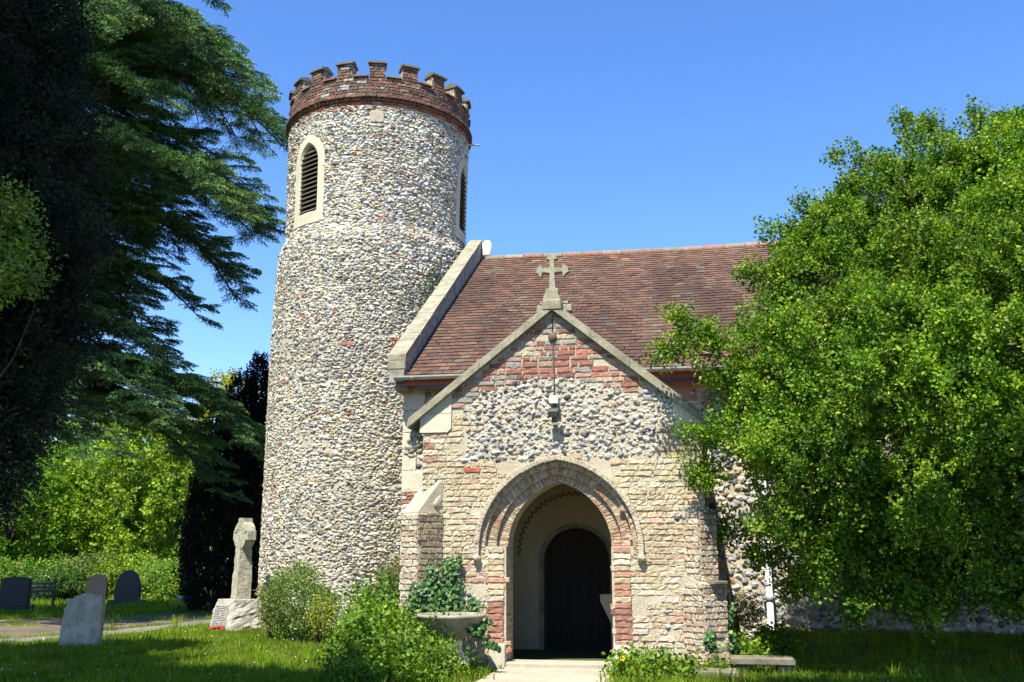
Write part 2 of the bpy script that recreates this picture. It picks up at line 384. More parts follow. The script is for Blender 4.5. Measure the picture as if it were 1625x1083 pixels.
# brick template
def bricks(mb, R, n0, cols, rng, mapf, mat=0, ero=.006, jit=.004, depth=.05):
    R = np.array(R, float); n = len(R); nu, nv = 7, 4
    gu = np.array([0, .06, .28, .5, .72, .94, 1]); gv = np.array([0, .16, .84, 1])
    U, Vv = np.meshgrid(gu, gv); U = U.ravel(); Vv = Vv.ravel(); k = nu * nv
    edge = (U == 0) | (U == 1) | (Vv == 0) | (Vv == 1)
    u = R[:, 0:1] + (R[:, 1] - R[:, 0])[:, None] * U; v = R[:, 2:3] + (R[:, 3] - R[:, 2])[:, None] * Vv
    nn = np.broadcast_to(np.asarray(n0, float), (n,))[:, None] - np.abs(rng.normal(size=(n, k))) * np.broadcast_to(np.asarray(ero), (n,))[:, None]
    nn = np.where(edge, nn - .0035, nn); u = u + rng.normal(size=(n, k)) * jit * edge; v = v + rng.normal(size=(n, k)) * jit * edge
    ring = [i for i in range(nu)] + [i * nu + nu - 1 for i in range(1, nv)] + [(nv - 1) * nu + i for i in range(nu - 2, -1, -1)] + [i * nu for i in range(nv - 2, 0, -1)]
    ub = u[:, ring]; vb = v[:, ring]; nb = np.broadcast_to(np.asarray(n0, float), (n,))[:, None] - depth + 0 * ub
    A = np.concatenate([u, ub], 1); B = np.concatenate([v, vb], 1); Cn = np.concatenate([nn, nb], 1)
    f = [(i * nu + j, i * nu + j + 1, (i + 1) * nu + j + 1, (i + 1) * nu + j) for i in range(nv - 1) for j in range(nu - 1)]
    m = len(ring); f += [(ring[i], k + i, k + (i + 1) % m, ring[(i + 1) % m]) for i in range(m)]
    f = np.array(f); K = k + m
    P = mapf(A.ravel(), B.ravel(), Cn.ravel())
    ff = (f[None] + (np.arange(n) * K)[:, None, None]).reshape(-1, 4)
    mb.add(P, ff, np.repeat(cols, K, 0), mat, False)
def courses(u0, u1, v0, v1, ch, rng, joint=.011, L=.222):
    out = []; v = v0; k = 0
    while v < v1 - .02:
        h = ch * (1 + .06 * rng.normal()); u = u0 - (L / 2 if k % 2 else 0) - rng.random() * .05
        while u < u1:
            l = L if rng.random() < .62 else L * .5
            l *= 1 + .05 * rng.normal(); a, b_ = max(u, u0), min(u + l, u1)
            if b_ - a > .045: out.append((a + joint / 2, b_ - joint / 2, v + joint / 2, min(v + h, v1) - joint / 2))
            u += l
        v += h; k += 1
    return np.array(out)
def arch(wd, z0, zs, za, n=14, cx=0.):
    h = za - zs; pts = [(-wd, z0)]
    if h >= wd:
        r = (wd * wd + h * h) / (2 * wd); a1 = math.asin(min(1, h / r)); t = np.linspace(0, a1, n)
        L_ = [(-wd + r - r * cos(a), zs + r * sin(a)) for a in t]
    else: t = np.linspace(0, pi / 2, n); L_ = [(-wd * cos(a), zs + h * sin(a)) for a in t]
    pts += L_; pts += [(-x, z) for x, z in L_[::-1][1:]] + [(wd, z0)]
    return np.array(pts) + np.array([cx, 0])
def in_poly(x, z, P):
    P = np.asarray(P); inside = np.zeros(np.shape(x), bool); j = len(P) - 1
    for i in range(len(P)):
        a, b_ = P[i], P[j]
        c = ((a[1] > z) != (b_[1] > z)) & (x < (b_[0] - a[0]) * (z - a[1]) / (b_[1] - a[1] + 1e-12) + a[0]); inside ^= c; j = i
    return inside
REDS = [(.36, .11, .06), (.3, .09, .055), (.4, .16, .09), (.25, .085, .06), (.2, .19, .17), (.3, .25, .2)]
BUFF = [(.46, .375, .24), (.42, .335, .215), (.47, .40, .275), (.40, .32, .21), (.49, .43, .32), (.43, .31, .215)]

# ---------------------------------------------------------------- round tower
TC = np.array([-6.75, 20.1, 0.]); HD0 = radians(161.4)
RZ = ([-1, 0, 3, 6, 7.6, 8.25, 8.5, 9.2, 11.3, 12.5], [2.2, 2.2, 2.21, 2.235, 2.2, 2.16, 2.05, 2.05, 2.1, 2.1])
def Rz(z): return np.interp(z, *RZ)
def cylmap(u, z, n, R=None):
    hd = HD0 - u / 2.12; r = (Rz(z) if R is None else R) + n
    return np.stack([TC[0] + r * np.sin(hd), TC[1] + r * np.cos(hd), z], 1)
def cyln(u): hd = HD0 - u / 2.12; return np.stack([np.sin(hd), np.cos(hd), 0 * hd], 1), np.stack([-np.cos(hd), np.sin(hd), 0 * hd], 1)
WINS = [(-47.5, 8.93, 10.05, 10.47), (71, 8.93, 10.05, 10.47), (168, 8.93, 10.05, 10.47)]      # angle right of view, sill, spring, apex
WH, WS = .27, .50
def win_u(a): return radians(a) * 2.12
mb = MB()
us = np.linspace(-pi * 2.12, pi * 2.12, 181); zs = np.arange(-.3, 11.46, .1)
UU, ZZ = np.meshgrid(us, zs); P = cylmap(UU.ravel(), ZZ.ravel(), .012 * (vnoise(np.stack([UU.ravel() * 1.2 + 20, ZZ.ravel() * 1.2, 0 * UU.ravel()], 1)) - .5))
i = np.arange(180)[None] + np.arange(len(zs) - 1)[:, None] * 181
f = np.stack([i, i + 1, i + 182, i + 181], -1).reshape(-1, 4)
uc = UU.ravel()[f].mean(1); zc = ZZ.ravel()[f].mean(1); keep = np.ones(len(f), bool)
for a, z0, zp, za in WINS: keep &= ~in_poly(uc - win_u(a), zc, arch(WS - .1, z0 - .2, zp, za + .1))
mb.add(P, f[keep], mat=0, smooth=True)
# flints in rough courses
PU = []; PZ = []; SZ = []
z = .1
while z < 11.2:
    h = .049 + .006 * rng.normal(); u = -4.2 - rng.random() * .1
    while u < 4.7:
        l = np.clip(rng.gamma(7, .0128), .042, .19)
        PU.append(u + l / 2); PZ.append(z + rng.normal() * .013 + .035 * sin(u * .9 + z * .35)); SZ.append((l * .56, h * .55 * (1 + .2 * rng.normal()), *[.023 + .011 * rng.random()])); u += l * 1.0
    z += h
PU = np.array(PU); PZ = np.array(PZ); SZ = np.abs(np.array(SZ)); keep = rng.random(len(PU)) > .045
for a, z0, zp, za in WINS: keep &= ~in_poly(PU - win_u(a), PZ, arch(WS + .01, z0 - .33, zp, za + .26))
keep &= ~((np.abs(PU - .0 + .08) < .17) & (np.abs(PZ - 10.93) < .15)); keep &= PZ < 11.22; pn_ = vnoise(np.stack([PU * .8 + 17, PZ * 1.1 + 2, 0 * PU], 1)); keep &= ~((pn_ > .8) & (rng.random(len(PU)) < .3))
bigz = vnoise(np.stack([PU * .5 + 7, PZ * .6 + 12, 0 * PU], 1)); SZ[:, :2] *= (.9 + .2 * bigz)[:, None]
PU, PZ, SZ = PU[keep], PZ[keep], SZ[keep]
cols = pal(rng, len(PU), TW, [.27, .32, .24, .065, .075, .02, .012], .12)
lw_ = pal(rng, len(PU), [(.42, .4, .35), (.34, .325, .28), (.27, .265, .25), (.48, .45, .39), (.28, .22, .15)], [3, 3, 2.4, 2, .7], .12); ql = rng.random(len(PU)) < .62 * (1 - ss(5.5, 9.0, PZ)); cols[ql] = lw_[ql]
nz = vnoise(np.stack([PU * .9 + 9, PZ * .9 + 4, 0 * PU], 1))[:, None]
cols *= np.where(nz > .6, .86, 1.0) * (1 + .1 * ss(6, 10, PZ)[:, None]); cols *= np.array([1.04, 1, .9]) ** (1 - ss(3, 9, PZ))[:, None]
redz = (rng.random(len(PU)) < .35 * ss(11.0, 11.2, PZ)); cols[redz] = (.3, .12, .07)
Nn, Ut = cyln(PU); stones(mb, cylmap(PU, PZ, 0 * PU - .004), Nn, Ut, SZ, cols, rng, 1, tmpl=STA, tilt=.28, smooth=False, knap=.06)
box_ = []
bricks(mb, [(-.22, .06, 10.8, 11.06)], .03, np.array([(.42, .38, .28)]), rng, cylmap, 2, ero=.003)
for _ in range(26):
    u = rng.uniform(-2.7, 2.7); z = rng.uniform(1.5, 11); l = rng.uniform(.14, .3)
    if any(abs(u - win_u(a)) < .75 and 8.4 < z < 10.9 for a, *_r2 in WINS): continue
    bricks(mb, [(u, u + l, z, z + .06)], .028, pal(rng, 1, [(.33, .13, .08), (.42, .35, .22)], [1, 1]), rng, cylmap, 2)
R_ = courses(-pi * 2.12, pi * 2.12, 11.2, 11.33, .066, rng)
bricks(mb, R_, .022 + .01 * rng.random(len(R_)), pal(rng, len(R_), REDS, [3, 3, 2, 2, 1, 3]), rng, cylmap, 2)
tower = part(mb, 'tower', [M['tower_mortar'], M['flint'], M['brick']])
# parapet
mb = MB()
def ringwall(r0, r1, z0, z1, mat=0, n=180, col=(1, 1, 1), a0=0, a1=2 * pi):
    full = a1 - a0 > 6.28; k = n if full else n + 1; t = a0 + (a1 - a0) * np.arange(k) / n
    V = np.concatenate([np.stack([TC[0] + r * np.sin(t), TC[1] + r * np.cos(t), np.full(k, z_)], 1) for r, z_ in ((r0, z0), (r1, z0), (r1, z1), (r0, z1))])
    f = []
    for j in range(k if full else k - 1):
        q = (j + 1) % k
        for a, b_ in ((0, 1), (1, 2), (2, 3), (3, 0)): f.append((a * k + j, a * k + q, b_ * k + q, b_ * k + j))
    if not full: f += [(0, k, 2 * k, 3 * k), (k - 1, 2 * k - 1, 3 * k - 1, 4 * k - 1)]
    mb.add(V, f, col, mat)
ringwall(1.8, 2.085, 11.3, 11.86)
def pmap(u, z, n): return cylmap(u, z, n, 2.12)
R_ = courses(-pi * 2.12, pi * 2.12, 11.42, 11.84, .07, rng)
def parcol(R): 
    c = pal(rng, len(R), [(.19, .105, .08), (.155, .09, .07), (.24, .14, .1), (.12, .08, .06), (.26, .21, .17), (.13, .11, .09)], [3, 3, 2, 3, 1, 2], .12)
    wl = rng.random(len(R)) < .55 * np.exp(-((R[:, 0] + .85) / .22) ** 2); c[wl] = (.34, .35, .32); return c
bricks(mb, R_, .005 + .006 * rng.random(len(R_)), parcol(R_), rng, pmap, 1)
R_ = courses(-pi * 2.12, pi * 2.12, 11.34, 11.425, .08, rng)          # oversailing string course
bricks(mb, R_, .085, pal(rng, len(R_), [(.16, .09, .07), (.2, .1, .07), (.13, .09, .07)], [1, 1, 1]), rng, pmap, 1, depth=.16)
R_ = courses(-pi * 2.12, pi * 2.12, 11.275, 11.34, .065, rng)
bricks(mb, R_, .045, pal(rng, len(R_), [(.2, .095, .065), (.16, .085, .06)], [1, 1]), rng, pmap, 1, depth=.1)
parapet = part(mb, 'parapet', [M['mortar'], M['brick']])
NM = 18; PH = -2.9
for k in range(NM):
    ang = radians(PH + k * 20.); uc = ang * 2.12; hw = .175; jt = .012 * rng.normal()
    if uc > pi * 2.12: uc -= 2 * pi * 2.12
    mb = MB(); hd = HD0 - uc / 2.12
    ringwall(1.83, 2.09, 11.85, 12.19, a0=hd - hw / 2.12, a1=hd + hw / 2.12, n=6)
    R_ = courses(uc - hw, uc + hw, 11.84, 12.17, .068, rng)
    bricks(mb, R_, .006 + .006 * rng.random(len(R_)), parcol(R_), rng, pmap, 1)
    for s in (-1, 1):                                                  # brick cheeks
        def smap(u, z, n, s=s, hd=hd, uc=uc):
            aa = hd - s * (hw + n) / 2.12; return np.stack([TC[0] + (2.1 - u) * np.sin(aa), TC[1] + (2.1 - u) * np.cos(aa), z], 1)
        R2 = courses(0, .26, 11.86, 12.17, .068, rng); bricks(mb, R2, .004, parcol(R2), rng, smap, 1, depth=.03)
    # weathered cap: sloping brick coping
    t = np.linspace(hd - (hw + .03) / 2.12, hd + (hw + .03) / 2.12, 7); V = []
    for r, z_ in ((1.79, 12.17), (2.17, 12.17), (2.17, 12.215), (1.98, 12.29 + jt), (1.79, 12.22)): V += [(TC[0] + r * sin(a), TC[1] + r * cos(a), z_) for a in t]
    f = [(a * 7 + j, a * 7 + j + 1, ((a + 1) % 5) * 7 + j + 1, ((a + 1) % 5) * 7 + j) for a in range(5) for j in range(6)] + [(0, 7, 14, 21, 28), (6, 13, 20, 27, 34)]
    mb.add(V, f, (.15, .135, .11), 1)
    o = mb.build('merlon', [M['mortar'], M['brick']]); o.parent = parapet
    u2 = uc + radians(10) * 2.12; hd2 = HD0 - u2 / 2.12; g = radians(10) - hw / 2.12
    mb = MB(); t = np.linspace(hd2 - g + .012, hd2 + g - .012, 6); V = []
    for r, z_ in ((1.79, 11.86), (2.16, 11.85), (2.16, 11.885), (1.98, 11.93), (1.79, 11.9)): V += [(TC[0] + r * sin(a), TC[1] + r * cos(a), z_) for a in t]
    f = [(a * 6 + j, a * 6 + j + 1, ((a + 1) % 5) * 6 + j + 1, ((a + 1) % 5) * 6 + j) for a in range(5) for j in range(5)] + [(0, 6, 12, 18, 24), (5, 11, 17, 23, 29)]
    mb.add(V, f, (.22, .11, .08) if k % 3 else (.2, .19, .15), 0)
    o = mb.build('crenel_sill', M['brick']); o.parent = parapet
# belfry windows
for a, z0, zp, za in WINS:
    ua = win_u(a); mb = MB()
    inn = arch(WH, z0, zp, za, 12); out = arch(WS, z0 - .3, zp + .02, za + .24, 12); n = len(inn)
    # subdivide straight jambs so they hug the wall
    def dens(P): 
        q = []
        for i in range(len(P) - 1):
            m_ = max(1, int(np.linalg.norm(P[i + 1] - P[i]) / .12)) if (i in (0, len(P) - 2)) else 1
            m_ = 9 if i in (0, len(P) - 2) else 1
            for j in range(m_): q.append(P[i] + (P[i + 1] - P[i]) * j / m_)
        q.append(P[-1]); return np.array(q)
    inn, out = dens(inn), dens(out); n = len(inn)
    bi = np.stack([np.linspace(WH, -WH, 6), np.full(6, z0)], 1)[1:-1]; bo = np.stack([np.linspace(WS, -WS, 6), np.full(6, z0 - .3)], 1)[1:-1]
    inn = np.concatenate([inn, bi]); out = np.concatenate([out, bo]); n = len(inn)
    inn2 = inn * np.array([1, 1]); mid = out
    loops = [(out, -.06), (out, .022), (inn + (out - inn) * .22, .03), (inn, -.02), (inn * np.array([.98, 1]), -.28)]
    V = np.concatenate([cylmap(l[:, 0] + ua, l[:, 1], np.full(n, d)) for l, d in loops])
    f = [(k * n + i, k * n + (i + 1) % n, (k + 1) * n + (i + 1) % n, (k + 1) * n + i) for k in range(4) for i in range(n)]
    mb.add(V, f, mat=0)
    ww = part(mb, 'belfry_window', M['ashlar'])
    ww['label'] = ['pale stone louvred belfry window on the sunlit front of the tower', 'belfry window at the right edge of the tower', 'belfry window round the back of the tower'][WINS.index((a, z0, zp, za))]
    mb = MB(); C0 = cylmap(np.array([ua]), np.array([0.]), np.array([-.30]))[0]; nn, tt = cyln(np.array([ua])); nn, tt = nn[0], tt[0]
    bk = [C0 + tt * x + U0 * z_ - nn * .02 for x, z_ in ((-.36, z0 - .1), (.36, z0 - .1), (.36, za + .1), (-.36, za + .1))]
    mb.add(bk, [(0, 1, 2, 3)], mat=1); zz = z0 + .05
    while zz < za - .04:
        xw = WH if zz < zp else WH * sqrt(max(0, 1 - ((zz - zp) / (za - zp)) ** 2)) + .02
        c0 = C0 + U0 * zz + nn * .11; d = -nn * .05 + U0 * .055; e = nrm(np.cross(d, tt)) * .008
        q = [c0 + s * tt * xw + p * d * 1.2 + r * e for s in (-1, 1) for p in (-1, 1) for r in (-1, 1)]
        mb.add(q, box_v((0, 0, 0), (1, 1, 1))[1], mat=0); zz += .105
    o = mb.build('louvre_panel', [M['louvre'], M['dark_void']]); o.parent = ww
# drain spout at tower head
mb = MB(); q = cylmap(np.array([radians(83) * 2.12] * 2), np.array([11.24, 11.24]), np.array([.02, .3])); tube(mb, q, .025)
part(mb, 'tower_spout', M['pipe'])

# ---------------------------------------------------------------- nave
XW, XE = -4.34, 13.0; YN, YR = 14.6, 20.1; ZE, ZR = 4.42, 8.2; SL = (ZR - ZE) / (YR - 14.28)
mb = MB()
gab = [(14.6, -.3), (14.6, 4.6), (20.1, 8.1), (25.6, 4.6), (25.6, -.3)]
for x0, x1 in ((XW, XW + .5), (XE - .5, XE)): prism(mb, gab, (x1, 0, 0), (0, 1, 0), (0, 0, 1), x1 - x0)
# south wall with doorway notch, north wall
DX = aty(915, 900, YN)[0]; DW = abs(aty(861, 900, YN)[0] - DX); DZS = aty(861, 890, YN)[2]; DZA = aty(915, 836, YN)[2]; FL = .17
arc = arch(DW, -.3, DZS, DZA, 14, DX)
poly = [(XW + .5, -.3)] + [tuple(p) for p in arc] + [(XE - .5, -.3), (XE - .5, 4.5), (XW + .5, 4.5)]
prism(mb, poly, (0, YN, 0), (1, 0, 0), (0, 0, 1), .6)
prism(mb, [(XW + .5, -.3), (XE - .5, -.3), (XE - .5, 4.5), (XW + .5, 4.5)], (0, 25.0, 0), (1, 0, 0), (0, 0, 1), .6)
def poisson(x0, x1, z0, z1, r, rng, test=None, tries=14):
    pts = []; cell = {}; n = int((x1 - x0) * (z1 - z0) / (r * r) * 2.5)
    for _ in range(n * 4):
        x, z_ = rng.uniform(x0, x1), rng.uniform(z0, z1)
        k = (int(x // r), int(z_ // r)); ok = True
        for a in (-1, 0, 1):
            for b_ in (-1, 0, 1):
                for q in cell.get((k[0] + a, k[1] + b_), ()):
                    if (q[0] - x) ** 2 + (q[1] - z_) ** 2 < r * r: ok = False
        if ok: cell.setdefault(k, []).append((x, z_)); pts.append((x, z_))
    pts = np.array(pts); return pts if test is None else pts[test(pts[:, 0], pts[:, 1])]
NF = [(.3, .3, .31), (.16, .165, .18), (.48, .45, .38), (.36, .3, .2), (.07, .07, .08), (.3, .18, .11)]
p = poisson(.25, 6.5, .3, 4.25, .082, rng); n = len(p)
stones(mb, np.stack([p[:, 0], np.full(n, YN + .003), p[:, 1]], 1), np.tile([0, -1., 0], (n, 1)), np.tile([1., 0, 0], (n, 1)),
       np.stack([rng.uniform(.05, .072, n), rng.uniform(.035, .052, n), rng.uniform(.025, .04, n)], 1), pal(rng, n, NF, [3, 2, 2.4, 2, .6, .6]), rng, 1, tmpl=STA, smooth=False, knap=.3)
p = poisson(-4.1, -3.2, .3, 4.3, .09, rng); n = len(p)
stones(mb, np.stack([p[:, 0], np.full(n, YN + .003), p[:, 1]], 1), np.tile([0, -1., 0], (n, 1)), np.tile([1., 0, 0], (n, 1)),
       np.stack([rng.uniform(.05, .07, n), rng.uniform(.035, .05, n), rng.uniform(.025, .04, n)], 1), pal(rng, n, NF, [3, 1, 3, 2, .3, .6]), rng, 1)
def nmap(u, z, n): return np.stack([u, YN - n, z], 1)
# quoins at SW corner, alternately long and short
z = .4; k = 0; R_ = []
while z < 4.5:
    h = rng.uniform(.26, .36); R_.append((XW - .01, XW + (.34 if k % 2 else .22), z, z + h - .01)); z += h; k += 1
R_ = np.array(R_); lo_ = R_[:, 2] < 2.3
bricks(mb, R_[~lo_], .035, np.tile([.5, .47, .38], ((~lo_).sum(), 1)), rng, nmap, 2, ero=.004)
R2 = courses(XW - .01, XW + .3, .4, R_[~lo_][0, 2], .072, rng); c2 = pal(rng, len(R2), [(.34, .15, .1), (.55, .5, .44), (.3, .2, .15)], [2, 3, 1])
bricks(mb, R2, .03 + .01 * rng.random(len(R2)), c2, rng, nmap, 3)
nave_wall = part(mb, 'nave_wall', [M['mortar'], M['flint'], M['ashlar'], M['brick']])
# roof
mb = MB(); sl = nrm(np.array([0, YR - 14.28, ZR - ZE])); sn = nrm(np.array([0, -sl[2], sl[1]])); LR = hypot(YR - 14.28, ZR - ZE)
prism(mb, [(14.28, ZE - .03), (YR, ZR - .03), (25.9, ZE - .03), (25.9, ZE - .16), (YR, ZR - .16), (14.28, ZE - .16)], (XE - .01, 0, 0), (0, 1, 0), (0, 0, 1), XE - XW - .06, (.25, .1, .07), 0)
G = .158; TWD = .172; rows = int(LR / G) + 1; tx = []; ty = []
for r in range(rows):
    x = XW + .1 + (TWD / 2 if r % 2 else 0)
    while x < 9.0: tx.append(x + .004 * rng.normal()); ty.append(r * G + .006 * rng.normal()); x += TWD
tx = np.array(tx); ty = np.array(ty); n = len(tx)
tv, tf = box_v((0, 0, 0), (TWD / 2 - .0015, .125, .012)); o3 = np.array([0, 14.27, ZE + .0]);
til = rng.normal(size=n) * .02; A = .085 + rng.normal(size=n) * .012
V = np.repeat(tv[None], n, 0); ang = A
yy = V[..., 1] * np.cos(ang)[:, None] - V[..., 2] * 0; zz = V[..., 2] - V[..., 1] * np.sin(ang)[:, None] + V[..., 0] * til[:, None]
sag = -.045 * np.sin((tx + 4) * .42) ** 2 * (.3 + .7 * ty / LR) + .012 * (vnoise(np.stack([tx * 1.1, ty * 1.1, 0 * tx + 3], 1)) - .5)
PP = sag[:, None, None] * sn + o3 + (tx[:, None, None] + V[..., :1]) * np.array([1., 0, 0]) + (ty[:, None, None] + .11 + yy[..., None]) * sl + (zz[..., None] + .014) * sn
cc = pal(rng, n, [(.12, .064, .05), (.105, .057, .047), (.135, .07, .052), (.16, .08, .056), (.088, .053, .046), (.12, .095, .078)], [4, 4, 3, .7, 2, .7], .08)
pn = vnoise(np.stack([tx * .8 + 30, ty * .7 + 3, 0 * tx], 1)); pn2 = vnoise(np.stack([tx * 1.3, ty * .45 + 3, 0 * tx + 7], 1))
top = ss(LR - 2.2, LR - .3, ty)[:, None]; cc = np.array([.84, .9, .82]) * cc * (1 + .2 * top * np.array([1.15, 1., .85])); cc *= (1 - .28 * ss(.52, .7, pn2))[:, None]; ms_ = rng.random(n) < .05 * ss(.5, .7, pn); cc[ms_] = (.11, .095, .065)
og = rng.random(n) < .05 * ss(LR - 1.4, LR - .6, ty) * (pn > .55); cc[og] = (.3, .12, .06)
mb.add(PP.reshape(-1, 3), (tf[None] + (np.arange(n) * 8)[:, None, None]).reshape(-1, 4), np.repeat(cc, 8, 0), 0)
roof = part(mb, 'roof', M['roof_tile'], label='long plain tiled nave roof in weathered brown red')
mb = MB(); x = XW + .2
while x < XE:
    l = .44; t = np.linspace(-.25, pi + .25, 9); jz = .006 * rng.normal(); V = []
    for xx, rr in ((x, .115), (x + l - .012, .112)):
        V += [(xx, YR - rr * 1.1 * cos(a), ZR - .03 - .035 * sin((xx + 4) * .42) ** 2 + jz + rr * .95 * sin(a)) for a in t]
    f = [(j, j + 1, j + 10, j + 9) for j in range(8)] + [tuple(range(9)), tuple(range(17, 8, -1))]
    mb.add(V, f, pal(rng, 1, [(.24, .12, .08), (.22, .14, .1), (.2, .17, .12)], [2, 2, 2])[0], 0); x += l
o = mb.build('ridge_tiles', M['roof_tile']); o.parent = roof
# gable coping of the nave (west end)
mb = MB(); CX0, CX1 = -4.49, -4.25
def coping_run(y0, z0, y1, z1, nseg, th=.10, body=.34):
    for k in range(nseg):
        a, b_ = k / nseg, (k + 1) / nseg - .004; ya, yb = y0 + (y1 - y0) * a, y0 + (y1 - y0) * b_; za, zb = z0 + (z1 - z0) * a, z0 + (z1 - z0) * b_
        j = .004 * rng.normal()
        prism(mb, [(ya, za - th), (yb, zb - th), (yb, zb), (ya, za)] if y1 > y0 else [(yb, zb - th), (ya, za - th), (ya, za), (yb, zb)], (CX1 + .02 + j, 0, 0), (0, 1, 0), (0, 0, 1), CX1 - CX0 + .05, mat=0)
        prism(mb, [(ya, za - th - body), (yb, zb - th - body), (yb, zb - th + .01), (ya, za - th + .01)] if y1 > y0 else [(yb, zb - th - body), (ya, za - th - body), (ya, za - th + .01), (yb, zb - th + .01)], (CX1, 0, 0), (0, 1, 0), (0, 0, 1), CX1 - CX0, mat=1)
KB = aty(640, 562, 14.2)[2]; KT = aty(755, 381, YR)[2]
coping_run(14.22, KB, YR, KT, 7); coping_run(25.98, KB, YR, KT, 7)
gc = part(mb, 'gable_coping', [M['coping_stone'], M['grey_coping']])
mb = MB()
box(mb, ((CX0 + CX1) / 2, 14.38, KB - .17), (.14, .17, .075), bev=.015); box(mb, ((CX0 + CX1) / 2 + .02, 14.45, KB - .31), (.12, .16, .07), bev=.02)
box(mb, ((CX0 + CX1) / 2 + .04, 14.52, KB - .47), (.11, .14, .1), bev=.02)
o = mb.build('kneeler', M['coping_stone']); o.parent = gc
mb = MB(); lathe(mb, [(.0, .0), (.1, 0), (.115, .03), (.115, .26), (.1, .33), (.06, .38), (0, .395)], (XW + .22, YR, ZR + .06), 20)
part(mb, 'ridge_end_cap', M['white_paint'], label='white painted rounded cap where ridge meets the tower')
# gutters, fascia, downpipe
def gutter(x0, x1):
    mb = MB(); t = np.linspace(pi, 2 * pi, 9); V = []
    for r in (.062, .054):
        for x in (x0, x1): V += [(x, 14.2 + r * cos(a), 4.40 + r * sin(a)) for a in t]
    f = [(j, j + 1, j + 10, j + 9) for j in range(8)] + [(18 + j, 27 + j, 28 + j, 19 + j) for j in range(8)] + [(0, 18, 27, 9), (8, 17, 35, 26)]
    f += [(j, j + 1, 19 + j, 18 + j) for j in range(8)] + [(9 + j, 27 + j, 28 + j, 10 + j) for j in range(8)]
    mb.add(V, f); x = x0 + .3
    while x < x1:
        t2 = np.linspace(pi, 2 * pi, 7); 
        for dx in (0,): 
            V = [(x + e, 14.2 + r * cos(a), 4.40 + r * sin(a)) for e in (-.02, .02) for r in (.07, .05) for a in t2]
            f = [(j, j + 1, 15 + j, 14 + j) for j in range(6)] + [(j, 7 + j, 8 + j, j + 1) for j in range(6)] + [(14 + j, 15 + j, 22 + j, 21 + j) for j in range(6)]
            mb.add(V, f)
        box(mb, (x, 14.34, 4.37), (.015, .1, .012)); x += .85
    return part(mb, 'gutter', M['gutter'])
gutter(-4.40, -2.25); gutter(-.9, 12.9)
mb = MB(); box(mb, (XE / 2 + XW / 2, 14.31, 4.3), ((XE - XW) / 2 - .3, .02, .1)); part(mb, 'fascia', M['louvre'])
dpx, _, dpz = aty(1224, 1000, 14.45)
mb = MB(); tube(mb, [(dpx, 14.42, dpz - .1), (dpx, 14.42, 4.0)], .048, 14); tube(mb, [(dpx, 14.42, 4.0), (dpx, 14.36, 4.12), (dpx, 14.22, 4.3), (dpx, 14.2, 4.36)], .045, 12)
dp = part(mb, 'downpipe', M['pipe'])
for z in (dpz + .45, dpz + 1.9, dpz + 3.2):
    mb = MB(); lathe(mb, [(.05, -.05), (.06, -.045), (.06, .045), (.05, .05)], (dpx, 14.42, z), 16); box(mb, (dpx, 14.5, z), (.08, .05, .012)); o = mb.build('pipe_collar', M['pipe']); o.parent = dp
# inner door
mb = MB(); prism(mb, arch(DW + .1, FL - .1, DZS, DZA + .1, 14, DX), (0, YN + .36, 0), (1, 0, 0), (0, 0, 1), .06, mat=0)
door = part(mb, 'door', M['door_wood'], label='dark timber door at the back of the porch')
mb = MB()
for k in range(7):
    x = DX - DW + .08 + k * (2 * DW - .16) / 6; zt = DZS + (DZA - DZS) * sqrt(max(0, 1 - ((x - DX) / DW) ** 2)) - .06
    box(mb, (x, YN + .345, (FL + zt) / 2), (.008, .012, (zt - FL) / 2))
o = mb.build('door_battens', M['door_wood']); o.parent = door
mb = MB(); lathe(mb, [(.012, -.05), (.045, -.045), (.045, -.03), (.012, -.02)], (0, 0, 0), 16); o = mb.build('door_ring', M['iron']); o.location = (DX + .3, YN + .33, 1.2); o.rotation_euler = (pi / 2, 0, 0); o.parent = door

# ---------------------------------------------------------------- porch
rng = np.random.default_rng(23)
YP = 12.0; PX0, PX1, PC = -3.3, .29, -1.57; PAZ = 4.90
def zcop(x): return np.where(x < PC, PAZ - (PC - x) * .789, PAZ - (x - PC) * .815)
AC = -1.53; ZSP = 1.74
def parch(wd, z0, zs, za, n=14, cx=0.):           # slightly pointed arch
    A = arch(wd, z0, zs, za - .058, n, cx); k = A[:, 1] >= zs - 1e-6; A[k, 1] += .058 * np.clip(1 - np.abs(A[k, 0] - cx) / wd, 0, 1) ** 1.6; return A
def wallpoly(A, lower):
    outer = [(PX0, -.3)]
    if lower: mid = [(AC - .66, -.3), (AC - .66, ZSP)] + [tuple(p) for p in A] + [(AC + .66, ZSP), (AC + .66, -.3)]
    else: mid = [tuple(p) for p in A]
    return outer + mid + [(PX1, -.3), (PX1, 3.3), (PC, PAZ - .07), (PX0, 3.4)]
A93, A80, A66 = parch(.93, ZSP, ZSP, 2.74, 14, AC), parch(.80, ZSP, ZSP, 2.65, 14, AC), parch(.66, -.3, ZSP, 2.555, 14, AC)
mb = MB()
prism(mb, wallpoly(A93, True), (0, YP, 0), (1, 0, 0), (0, 0, 1), .065, mat=0)
prism(mb, wallpoly(A80, True), (0, YP + .06, 0), (1, 0, 0), (0, 0, 1), .07, mat=0)
prism(mb, wallpoly(A66, False), (0, YP + .125, 0), (1, 0, 0), (0, 0, 1), .375, mat=4)
for x0, x1 in ((PX0, PX0 + .4), (PX1 - .4, PX1)):
    prism(mb, [(12.45, -.3), (14.6, -.3), (14.6, 3.35), (12.45, 3.35)], (x1, 0, 0), (0, 1, 0), (0, 0, 1), x1 - x0, mat=4)
def fmap(u, z, n): return np.stack([u, YP - n + .006 * (vnoise(np.stack([u * 1.5 + 30, z * 1.5 + 5, 0 * u], 1)) - .5), z], 1)
